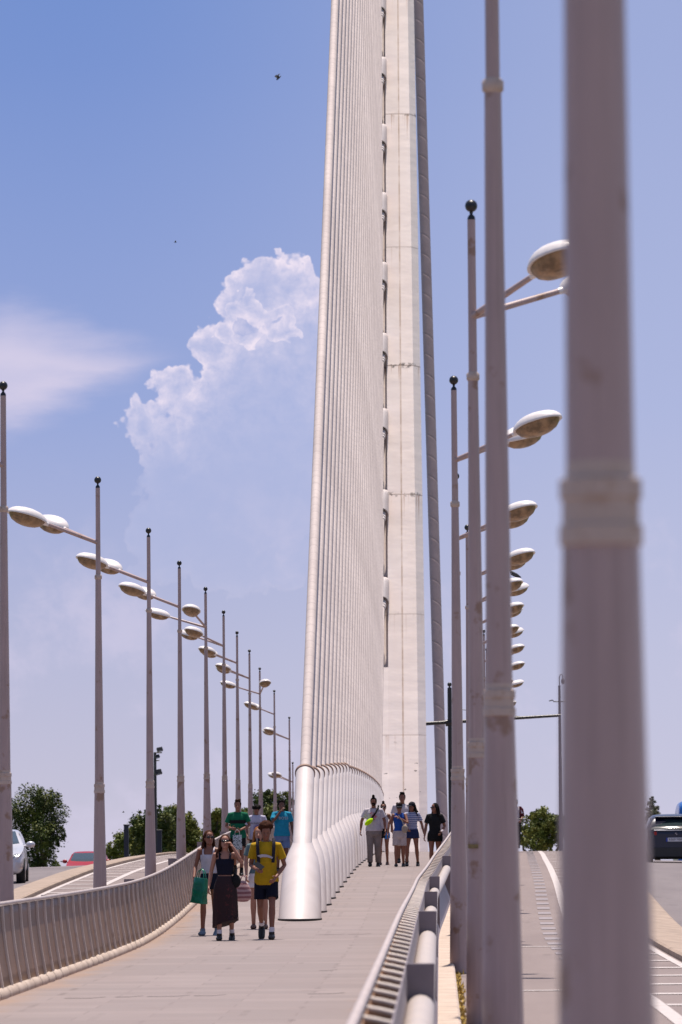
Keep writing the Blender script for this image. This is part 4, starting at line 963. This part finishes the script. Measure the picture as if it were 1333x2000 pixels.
# rider on the cycle lane
d14 = 168.; x14 = pos(1006, d14)
person('person in a helmet and dark red jacket riding a scooter, half hidden by posts', x14, d14, 1.60, 'stand', ((.25, .0, 1.15), (.18, -.26, 1.0)), ((.25, .0, 1.15), (.18, -.26, 1.0)), 0, 'tan', 1.0, ('tee', c_white, .93), ('trousers', c_black, 1), M_sole, None, cap=('cap', mat('grey_helmet', (.18, .18, .2), .3)), zoff=.10, hcol='black')
mb = MB(); mb.rings([[Vector((.20*math.cos(a), .005+.135*math.sin(a), z)) for a in [R(-48)+R(276)*j/20 for j in range(21)]] for z in (.95, 1.1, 1.25, 1.36)], False, closed=False)
for sg in (-1, 1): mb.tube([(sg*.15, 0, 1.31), (sg*.20, 0, 1.26), (sg*.235, 0, 1.08)], [.06, .06, .055], 12, round_=True)
jk = tag(link('open_jacket', mb, cloth('maroon_jacket', (.09, .012, .02))), 'open dark red jacket worn by the scooter rider', 'jacket'); jk.location = (x14, d14, zp(d14)+.10)
sc_ = thing('scooter', 'stand-up kick scooter under the rider on the right cycle lane', 'scooter', (x14, d14, zp(d14)))
mb = MB(); mb.box((0, 0, .13), (.16, .62, .05), None, .01); link('deck', mb, M_black, sc_)
mb = MB(); mb.tube([(0, -.38, .16), (0, -.30, 1.05)], .022, 10); mb.tube([(-.24, -.30, 1.05), (.24, -.30, 1.05)], .016, 10); link('stem', mb, M_black, sc_)
for yy in (-.42, .36):
    mb = MB(); mb.tube([(-.025, yy, .10), (-.02, yy, .10), (.02, yy, .10), (.025, yy, .10)], [.085, .10, .10, .085], 20); link('wheel', mb, M_dark, sc_)
# ------------------------------------------------------------------ vehicles
M_tyre = mat('tyre', (.012, .012, .012), .8); M_rim = mat('alloy_rim', (.45, .45, .47), .3, .8); M_carglass = mat('car_glass', (.03, .045, .05), .06, spec=.9)
M_chrome = mat('chrome', (.75, .75, .76), .12, 1.); M_hl = mat('headlight_glass', (.25, .27, .30), .1, .3, var=.4, scale=20); M_tail = mat('tail_light_red', (.35, .01, .01), .2); M_plast = mat('black_trim', (.02, .02, .022), .55)
def car(name, label, cat, loc, rz, paint, L=4.4, Wd=1.8, H=1.45, kind='hatch', front=True):
    """local: front points to -y"""
    t = thing(name, label, cat, loc, rz)
    if kind == 'suv': st = [(-2.22, .42, .74, .78, .80), (-2.15, .34, .92, .88, .90), (-1.5, .30, 1.02, .92, .98), (-.95, .30, 1.10, .93, 1.06), (-.2, .30, 1.06, .93, 1.60), (.6, .30, 1.08, .93, 1.66), (1.7, .30, 1.10, .92, 1.60), (1.95, .30, 1.10, .92, 1.50), (2.22, .28, 1.08, .91, 1.10), (2.25, .30, 1.04, .90, 1.06), (2.26, .36, .96, .86, .98)]
    elif kind == 'van': st = [(-2.5, .42, .95, .84, 1.02), (-2.42, .34, 1.15, .92, 1.22), (-1.9, .30, 1.25, .97, 1.55), (-1.2, .30, 1.30, .98, 2.55), (.0, .30, 1.30, .98, 2.72), (2.3, .30, 1.30, .98, 2.70), (2.45, .34, 1.28, .96, 2.5), (2.5, .4, 1.2, .94, 2.2)]
    else: st = [(-2.16, .36, .60, .70, .66), (-2.15, .30, .66, .76, .70), (-2.06, .24, .76, .86, .79), (-1.5, .26, .88, .89, .90), (-.95, .25, .95, .90, .98), (-.15, .25, .96, .90, 1.40), (.5, .25, .98, .90, 1.45), (1.3, .25, 1.0, .89, 1.38), (1.8, .28, .98, .87, 1.12), (2.05, .30, .92, .84, .98), (2.12, .4, .8, .78, .84)]
    sy = L/4.4 if kind != 'van' else 1.; sw_ = Wd/1.8; sz = H/{'suv': 1.66, 'van': 2.72}.get(kind, 1.45)
    def sec(y, zb, zl, hw, zt):
        zt = max(zt, zl+.02); g = (zt-zl)/.5; rw = hw*(1-.22*min(1, g)) if kind != 'van' else hw*(1-.08*min(1, g))
        half = [(0, zb), (hw*.8, zb), (hw*.97, zb+.08), (hw, zb+.25), (hw*.99, (zb+zl)/2+.1), (hw*.95, zl), (hw*.95-(hw*.95-rw)*.5, zl+(zt-zl)*.5), (rw, zl+(zt-zl)*.88), (rw*.86, zl+(zt-zl)*.97), (0, zt)]
        pts = half+[(-a, b) for a, b in half[-2:0:-1]]
        return [Vector((a*sw_, y*sy, b*sz)) for a, b in pts]
    mb = MB(); mb.rings([sec(*q) for q in st][::-1]); bd = link('body', mb, paint, t)
    sb = bd.modifiers.new('s', 'SUBSURF'); sb.levels = 2; sb.render_levels = 2; REM.append(bd)
    def band(ya, yb, z0a, z1a, z0b, z1b, wa0, wa1, wb0, wb1, nm, m, parent=None, push=.012):
        """glass panel across the car between two stations"""
        mb = MB(); n = 8; rows = []
        for yy, zz, ww in ((ya, z0a, wa0), (yb, z1b, wb1)):
            rows.append([Vector((ww*sw_*(2*j/n-1), (yy-(.05*(1-(2*j/n-1)**2) if front_ else -.05*(1-(2*j/n-1)**2)))*sy, zz*sz)) for j in range(n+1)])
        mb.rings(rows+[[p+Vector((0, .015 if front_ else -.015, -.01)) for p in r] for r in rows[::-1]]+[rows[0]], False, True, closed=False); return link(nm, mb, m, parent or t)
    top = {'suv': 1.60, 'van': 2.45, 'hatch': 1.38}[kind]
    front_ = True
    if kind == 'suv': band(-1.02, -.27, 1.11, 0, 0, 1.56, .80, 0, 0, .66, 'windscreen', M_carglass)
    elif kind == 'van': band(-1.93, -1.26, 1.52, 0, 0, 2.38, .86, 0, 0, .80, 'windscreen', M_carglass)
    else: band(-1.02, -.24, .97, 0, 0, 1.36, .78, 0, 0, .63, 'windscreen', M_carglass)
    front_ = False
    if kind == 'suv': band(2.215, 1.90, 1.12, 0, 0, 1.46, .78, 0, 0, .68, 'rear_window', M_carglass)
    elif kind == 'hatch': band(2.0, 1.52, .99, 0, 0, 1.30, .70, 0, 0, .60, 'rear_window', M_carglass)
    # side windows
    for sg in (-1, 1):
        mb = MB(); z0, z1 = {'suv': (1.14, 1.52), 'van': (1.38, 2.1), 'hatch': (1.0, 1.32)}[kind]; hw = {'suv': .93, 'van': .98, 'hatch': .90}[kind]
        ys = {'suv': ((-.72, -.22, .0), (.05, .1, .75), (.85, .9, 1.5)), 'van': ((-1.6, -1.25, -.5), (-.4, -.4, .8), (.9, .9, 2.0)), 'hatch': ((-.72, -.2, .0), (.05, .1, .8), (.9, .9, 1.35))}[kind]
        for i, (a, b, c) in enumerate(ys):
            c2 = c if i else c; w0, w1 = hw*.955, hw*(.80 if kind != 'van' else .945)
            c3 = (.0 if i == 0 and kind != 'van' else c)
            mb.add([(sg*w0*sw_, a*sy, z0*sz), (sg*w0*sw_, c3*sy, z0*sz), (sg*w1*sw_, (c3-.03)*sy, z1*sz), (sg*w1*sw_, b*sy, z1*sz)], [(0, 1, 2, 3)], False)
        link('side_window', mb, M_carglass, t)
        # mirror
        mb = MB(); my = {'suv': -.72, 'van': -1.55, 'hatch': -.70}[kind]; mz = {'suv': 1.15, 'van': 1.45, 'hatch': 1.02}[kind]
        mb.ell((sg*(hw+.12)*sw_, my*sy, mz*sz), (.11, .07, .08), 14, 10); mb.tube([(sg*hw*.93*sw_, my*sy, (mz-.04)*sz), (sg*(hw+.08)*sw_, my*sy, (mz-.03)*sz)], .025, 8); link('wing_mirror', mb, paint, t)
        # lights
        if kind == 'hatch':
            mb = MB(); mb.ell((sg*.64*sw_, -1.99*sy, .70*sz), (.21, .16, .075), 16, 10, Euler((0, R(-sg*16), R(sg*30))).to_matrix()); hl = link('headlight', mb, M_hl, t)
            mb = MB(); mb.ell((sg*.58*sw_, -2.10*sy, .67*sz), (.05, .05, .05), 12, 8); link('bulb', mb, M_chrome, hl)
        elif kind == 'van':
            mb = MB(); mb.ell((sg*.74*sw_, -2.42*sy, .95*sz), (.15, .1, .12), 16, 10); link('headlight', mb, M_hl, t)
        else:
            mb = MB(); mb.box((sg*.72*sw_, 2.185*sy, 1.0*sz), (.30, .10, .12), Euler((0, 0, R(-sg*22))).to_matrix(), .03); link('tail_light', mb, M_tail, t)
            mb = MB(); mb.box((sg*.72*sw_, -2.14*sy, .86*sz), (.30, .12, .12), Euler((0, 0, R(sg*22))).to_matrix(), .03); link('headlight', mb, M_hl, t)
    # wheels
    R_ = .33 if kind != 'suv' else .36
    for wy in (-1.38*sy, 1.32*sy):
        for sg in (-1, 1):
            xw = sg*(Wd/2-.10)
            mb = MB(); mb.tube([(xw-sg*.11, wy, R_), (xw-sg*.09, wy, R_), (xw+sg*.09, wy, R_), (xw+sg*.105, wy, R_)], [R_-.03, R_, R_, R_-.04], 28); wl = link('wheel', mb, M_tyre, t)
            mb = MB(); mb.tube([(xw+sg*.10, wy, R_), (xw+sg*.112, wy, R_)], [R_*.64, R_*.60], 24); link('rim', mb, M_rim, wl)
    if kind == 'hatch':
        mb = MB(); mb.box((0, -2.155*sy, .42*sz), (1.05*sw_, .08, .16), None, .03); link('grille', mb, M_plast, t)
        for sg in (-1, 1): mb = MB(); mb.box((sg*.63*sw_, -2.09*sy, .42*sz), (.28, .10, .14), Euler((0, 0, R(sg*24))).to_matrix(), .03); link('fog_lamp', mb, M_plast, t)
        mb = MB(); mb.box((0, -2.20*sy, .55*sz), (.50, .02, .11), None, .004); link('number_plate', mb, c_white, t)
    if kind == 'suv':
        mb = MB(); mb.box((0, 0, .27), (1.6*sw_, 4.1*sy, .20), None, .04); link('underbody', mb, M_plast, t)
        mb = MB(); mb.box((0, 2.20*sy, .40*sz), (1.62*sw_, .14, .34), None, .05); link('bumper', mb, M_plast, t)
        mb = MB(); mb.box((0, 2.235*sy, 1.10*sz), (1.36*sw_, .05, .035), None, .01); link('tailgate_trim', mb, M_chrome, t)
        mb = MB(); mb.box((0, 1.86*sy, 1.53*sz), (1.24*sw_, .30, .035), None, .012); link('spoiler', mb, paint, t)
        mb = MB(); mb.box((.0, 2.26*sy, 1.135*sz), (.42, .02, .02), Euler((0, R(3), 0)).to_matrix(), .004); link('wiper', mb, M_black, t)
        pl = MB(); pl.box((0, 2.30*sy, .80*sz), (.54, .02, .12), None, .004); plo = link('number_plate', pl, mat('plate_white', (.62, .62, .66), .5), t)
        lettering('6369 MBN', .105, M_black, plo, (0, 2.313*sy, .80*sz), (math.pi/2, 0, math.pi), .001)
        mb = MB(); mb.box((.295, 2.30*sy, .80*sz), (.05, .021, .118)); link('plate_band', mb, mat('plate_blue', (.01, .04, .35), .5), plo)
        mb = MB(); mb.tube([(0, 2.26*sy, .985*sz), (0, 2.285*sy, .985*sz)], [.052, .050], 24); em = link('emblem', mb, M_plast, t)
        for a0 in (0, 180):
            mb = MB(); n = 8; pts = [(0, 2.288*sy, .985*sz)]+[(.036*math.cos(R(a0+90*j/n)), 2.288*sy, .985*sz+.036*math.sin(R(a0+90*j/n))) for j in range(n+1)]; mb.add(pts, [tuple(range(n+2))], False); link('emblem_quarter', mb, c_white, em)
    return t
def carpaint(n, c, metal=.3, coat=.5): return mat(n, c, .28, metal, var=.03, coat=coat)
d = 127.; car('parked_car' if 0 else 'silver_car', 'silver-white car with dark headlights coming towards the camera at the left edge', 'car', (pos(67, d)-1.10, d, zp(d)-.41), R(3), carpaint('silver_paint', (.58, .58, .62)), 4.4, 1.8, 1.42)
d = 215.; car('red_car', 'bright red car half hidden behind the crest of the left road', 'car', (pos(131, d)+.86, d, zp(d)-.47), R(-2), carpaint('red_paint', (.30, .0, .004), .0, .0), 3.6, 1.60, 1.50)
d = 163.; car('dark_car', 'dark blue car seen from behind with a white number plate', 'car', (pos(1312, d), d, zp(d)-.44), math.pi, carpaint('dark_blue_paint', (.006, .008, .028), .2, .25), 4.3, 1.84, 1.62, 'suv')
for o_ in [q for q in bpy.data.objects if q.name.startswith('dark_car')]: pass
d = 205.; car('blue_van', 'tall blue van ahead of the dark car at the right edge', 'van', (pos(1318, d)+.98, d, zp(d)-.50), math.pi, carpaint('blue_paint', (.01, .11, .42), .1), 5., 1.95, 2.95, 'van')
# ------------------------------------------------------------------ poles beyond the crest
d = 228.; P = thing('catenary_mast', 'black mast with a ball top and a long horizontal arm right of the pylon', 'mast', (pos(880, d), d, zp(d)-.5))
zt = (1688-1345)/F*d-(zp(d)-.5); za = (1688-1413)/F*d-(zp(d)-.5)
mb = MB(); mb.lathe([(.11, 0), (.105, 1.5), (.10, zt)], n=16); link('post', mb, M_black, P)
mb = MB(); mb.lathe([(.10, zt), (.03, zt+.05), (.03, zt+.08)], n=12); mb.ell((0, 0, zt+.16), (.10, .10, .10), 14, 10); link('finial', mb, M_black, P)
mb = MB(); mb.tube([(-1.22, 0, za-.03), (4.95, 0, za+.29)], [.085, .06], 12); mb.tube([(-1.27, 0, za-.03), (-1.12, 0, za-.03)], .13, 12); mb.tube([(-.2, 0, za), (.2, 0, za+.02)], .15, 12); link('arm', mb, M_black, P)
mb = MB(); mb.tube([(.05, 0, zt-.9), (3.3, 0, za+.23)], .018, 6); link('stay_wire', mb, M_black, P)
d = 240.; P = thing('street_light', 'slim grey street light with a hooked top seen between the right lamp posts', 'street light', (pos(1094.5, d), d, zp(d)-1.2))
zt = (1686-1340)/F*d-(zp(d)-1.2); M_gpole = mat('grey_pole', (.16, .13, .15), .6)
mb = MB(); mb.lathe([(.12, 0), (.09, zt*.5), (.055, zt)], n=12); mb.tube([(0, 0, zt), (0, 0, zt+.38), (.05, 0, zt+.5), (.12, 0, zt+.52), (.17, 0, zt+.45), (.18, 0, zt+.30)], .022, 8); link('post', mb, M_gpole, P)
mb = MB(); mb.ell((.18, 0, zt+.2), (.09, .09, .14), 12, 9); link('lamp', mb, M_gpole, P)
mb = MB(); mb.tube([(-.28, 0, zt-.75), (.45, 0, zt-.75)], .025, 8); mb.tube([(-.28, 0, zt-.75), (-.34, 0, zt-.66)], .02, 8); mb.box((-.42, 0, zt-.70), (.16, .1, .05), Euler((0, R(-15), 0)).to_matrix(), .01); link('bracket', mb, M_black, P)
d = 262.; zb = -7.5; P = thing('floodlight_mast', 'dark mast with three floodlights rising above the trees on the left', 'floodlight', (pos(303.5, d), d, zb))
zt = (1691-1468)/F*d-zb; mb = MB(); mb.lathe([(.14, 0), (.07, zt)], n=12); mb.tube([(0, 0, zt-.02), (.36, 0, zt-.02)], .03, 8); mb.tube([(0, 0, zt-.42), (.22, 0, zt-.42)], .03, 8); link('post', mb, M_black, P)
for x_, z_, s_ in ((.25, zt+.14, 1.), (.12, zt-.22, .8), (.16, zt-1.02, 1.25)):
    mb = MB(); mb.box((x_, -.1, z_), (.30*s_, .14, .22*s_), Euler((R(-25), R(-12), R(20))).to_matrix(), .02); fl = link('floodlight', mb, M_black, P)
    mb = MB(); mb.box((x_+.01, -.18, z_-.03), (.20*s_, .01, .13*s_), Euler((R(-25), R(-12), R(20))).to_matrix()); link('glass', mb, mat('floodlight_glass', (.3, .32, .34), .2), fl)
for px, y0, dd_ in ((246.5, 1611, 236.), (311, 1622, 238.)):
    zt = (1692-y0)/F*dd_; mb = MB(); mb.box((0, 0, (zt-4)/2), (.22, .22, zt+4), None, .02); mb.box((0, 0, zt+.02), (.26, .26, .06), None, .01)
    o = tag(link('pillar', mb, mat('dark_pillar_paint', (.012, .015, .03), .5)), 'dark square pillar in front of the trees, '+('left of the gap beside the second lamp post' if px < 300 else 'just right of the third left lamp post'), 'pillar'); o.location = (pos(px, dd_), dd_, 0)
# ------------------------------------------------------------------ trees
def tree(name, label, d, blobs, leafm, n=5200, leaf=.19, base=-8.8, conifer=False, gap=.5):
    cs = [Vector(((px-861)*d/F, d+random.uniform(-1.2, 1.2), (1691-py)*d/F)) for px, py, r in blobs]; rs_ = [r*d/F for _, _, r in blobs]
    cx = sum(c.x for c in cs)/len(cs); cy = d
    t = thing(name, label, 'tree', (cx, cy, base), 0, 'trees beyond the bridge')
    O = Vector((cx, cy, base)); mb = MB(); zc = min(c.z for c in cs)
    fork = Vector((cx+.2, cy, zc-1.6))-O
    mb.tube([(0, 0, -.3), fork*.5+Vector((.12, 0, 0)), fork], [.32, .24, .19], 10)
    for c, r in zip(cs, rs_):
        e = c-O; mb.tube([fork-Vector((0, 0, .1)), fork.lerp(e, .55)+Vector((random.gauss(0, .25), random.gauss(0, .25), .1)), e+Vector((0, 0, r*.4))], [.12, .07, .02], 7)
    link('trunk', mb, M_bark, t)
    # leaf clumps: sub-blobs scattered over the crown, each filled with small leaves
    rr = np.random.default_rng(abs(zlib.crc32(label.encode())) % 9999); wts = np.array(rs_)**2; wts = wts/wts.sum(); V_ = []; Fc = []
    sub = []; n = int(n*2.0)
    for _ in range(max(30, int(n/42))):
        b = rr.choice(len(cs), p=wts); q = rr.normal(size=3); q /= np.linalg.norm(q); f = rr.uniform(.35, 1.08)**.6
        sub.append((np.array(cs[b]-O)+q*rs_[b]*f*np.array([1, .9, 1]), rr.uniform(.20, .42)*rs_[b]))
    for (sc0, sr) in sub:
        for _ in range(int(n/len(sub))):
            q = rr.normal(size=3); q /= np.linalg.norm(q); p = sc0+q*sr*rr.uniform(.3, 1.1)
            a = rr.normal(size=3); a /= np.linalg.norm(a); a[2] *= .6; b_ = np.cross(a, rr.normal(size=3)); b_ /= np.linalg.norm(b_)
            s = leaf*rr.uniform(.5, 1.15); i0 = len(V_)
            V_ += [p-a*s*.5, p+b_*s*.32, p+a*s*.5, p-b_*s*.32+np.cross(a, b_)*s*.15]; Fc.append((i0, i0+1, i0+2, i0+3))
    mb = MB(); mb.add(V_, Fc, False); link('crown', mb, leafm, t)
    return t
LF = M_leafs
tree('plane_tree', 'broad dark green tree at the far left behind the silver car', 300, [(62, 1572, 44), (95, 1588, 38), (40, 1605, 40), (85, 1630, 40), (118, 1628, 20), (70, 1665, 42), (95, 1560, 28)], LF['deep'], 9500, .17)
tree('plane_tree', 'low green tree between the first and second dark pillars on the left', 310, [(238, 1655, 26), (262, 1640, 26), (222, 1672, 18), (270, 1665, 24)], LF['olive'], 5200, .18)
tree('plane_tree', 'green tree behind the third left lamp post, under the floodlights', 300, [(300, 1620, 34), (282, 1606, 24), (318, 1600, 26), (300, 1655, 34), (330, 1640, 28)], LF['deep'], 7500)
tree('plane_tree', 'olive green tree just left of the fifth left lamp post', 305, [(358, 1608, 26), (345, 1590, 18), (372, 1625, 26), (355, 1650, 30), (385, 1655, 20)], LF['olive'], 6500)
tree('plane_tree', 'small tree between the fifth and sixth left lamp posts', 310, [(424, 1610, 22), (418, 1640, 24), (432, 1590, 12)], LF['olive'], 3800)
tree('plane_tree', 'tree behind the heads of the people in green and white t-shirts', 312, [(462, 1625, 22), (480, 1600, 20), (448, 1645, 20), (500, 1620, 22)], LF['olive'], 4200)
tree('plane_tree', 'tall dark tree right behind the person in turquoise', 295, [(524, 1575, 30), (520, 1610, 34), (545, 1600, 32), (556, 1568, 20), (530, 1552, 12), (560, 1620, 26)], LF['deep'], 7500)
tree('plane_tree', 'round green tree seen in the gap between the second and first right lamp posts', 290, [(1040, 1620, 24), (1062, 1612, 26), (1082, 1620, 24), (1050, 1642, 26), (1075, 1645, 26), (1100, 1625, 26), (1022, 1640, 18)], LF['olive'], 7500, .17)
tree('pine_tree', 'pointed grey-green treetop behind the dark car on the right', 330, [(1275, 1566, 5), (1275, 1578, 9), (1276, 1592, 13), (1276, 1608, 17), (1290, 1620, 14)], LF['grey'], 2600, .16)
tree('plane_tree', 'low distant greenery between the far left tree and the red car', 420, [(112, 1690, 10), (122, 1692, 7)], LF['olive'], 700, .2)
# ------------------------------------------------------------------ birds
def bird(label, px, py, d, s, perched=False):
    mb = MB()
    if perched:
        mb.tube([(.16, 0, -.045), (.06, 0, .0), (-.04, 0, .05), (-.08, 0, .10)], [.012, .048, .05, .022], 10, round_=True); mb.ell((-.09, 0, .125), (.028, .024, .024), 10, 7)
        mb.tube([(-.115, 0, .122), (-.14, 0, .115)], [.008, .002], 6)
        for sg in (-1, 1): mb.tube([(.0, sg*.018, -.03), (.0, sg*.018, -.075)], .005, 6)
    else:
        mb.tube([(.16*s, 0, -.02*s), (.05*s, 0, 0), (-.08*s, 0, .02*s), (-.13*s, 0, .03*s)], [.01*s, .04*s, .04*s, .015*s], 8, round_=True)
        for sg in (-1, 1): mb.add([(-.06*s, 0, .02*s), (.06*s, 0, .02*s), (.10*s, sg*.14*s, .16*s), (-.02*s, sg*.15*s, .17*s), (.10*s, sg*.30*s, .11*s)], [(0, 1, 2, 3), (3, 2, 4)], False)
    dx, dy = px-860, 1688-py; x_ = (dx*math.cos(ROLL)+dy*math.sin(ROLL))*d/F; z_ = (-dx*math.sin(ROLL)+dy*math.cos(ROLL))*d/F
    o = tag(link('bird', mb, mat('bird_feathers', (.02, .02, .025), .7)), label, 'bird'); o.location = (x_, d, z_); return o
bird('dark bird flying high in the sky left of the stays', 544, 143, 300, 1.3).rotation_euler = (0, R(-50), R(25))
bird('tiny dark bird flying above the big cloud', 341, 468, 380, .7)
bird('tiny bird low in the sky between the first two left lamp posts', 242, 1587, 380, .6)
pp = [q for q in bpy.data.objects if q.name.startswith('lamp_post')]
p6 = [q for q in pp if 'seventh from the camera in the row right' in q['label']][0]
hl = Matrix.Rotation(p6.rotation_euler.z, 4, 'Z') @ Vector((math.cos(-R(43))*1.15, math.sin(-R(43))*1.15, 6.06+.30))
pg = bird('pigeon standing on the lamp head of the seventh right lamp post', 1010, 1127, 105, 1, True); pg.location = p6.location+hl+Vector((.09, 0, -.015)); pg.scale = (.9, .9, .9)
# ------------------------------------------------------------------ bake modifiers into plain meshes
dg = bpy.context.evaluated_depsgraph_get()
done = []
for o in REM: done.append((o, bpy.data.meshes.new_from_object(o.evaluated_get(dg))))
for o, me in done:
    o.modifiers.clear(); mt = o.data.materials[0]; o.data = me; me.materials.clear(); me.materials.append(mt)
    me.polygons.foreach_set('use_smooth', [True]*len(me.polygons))
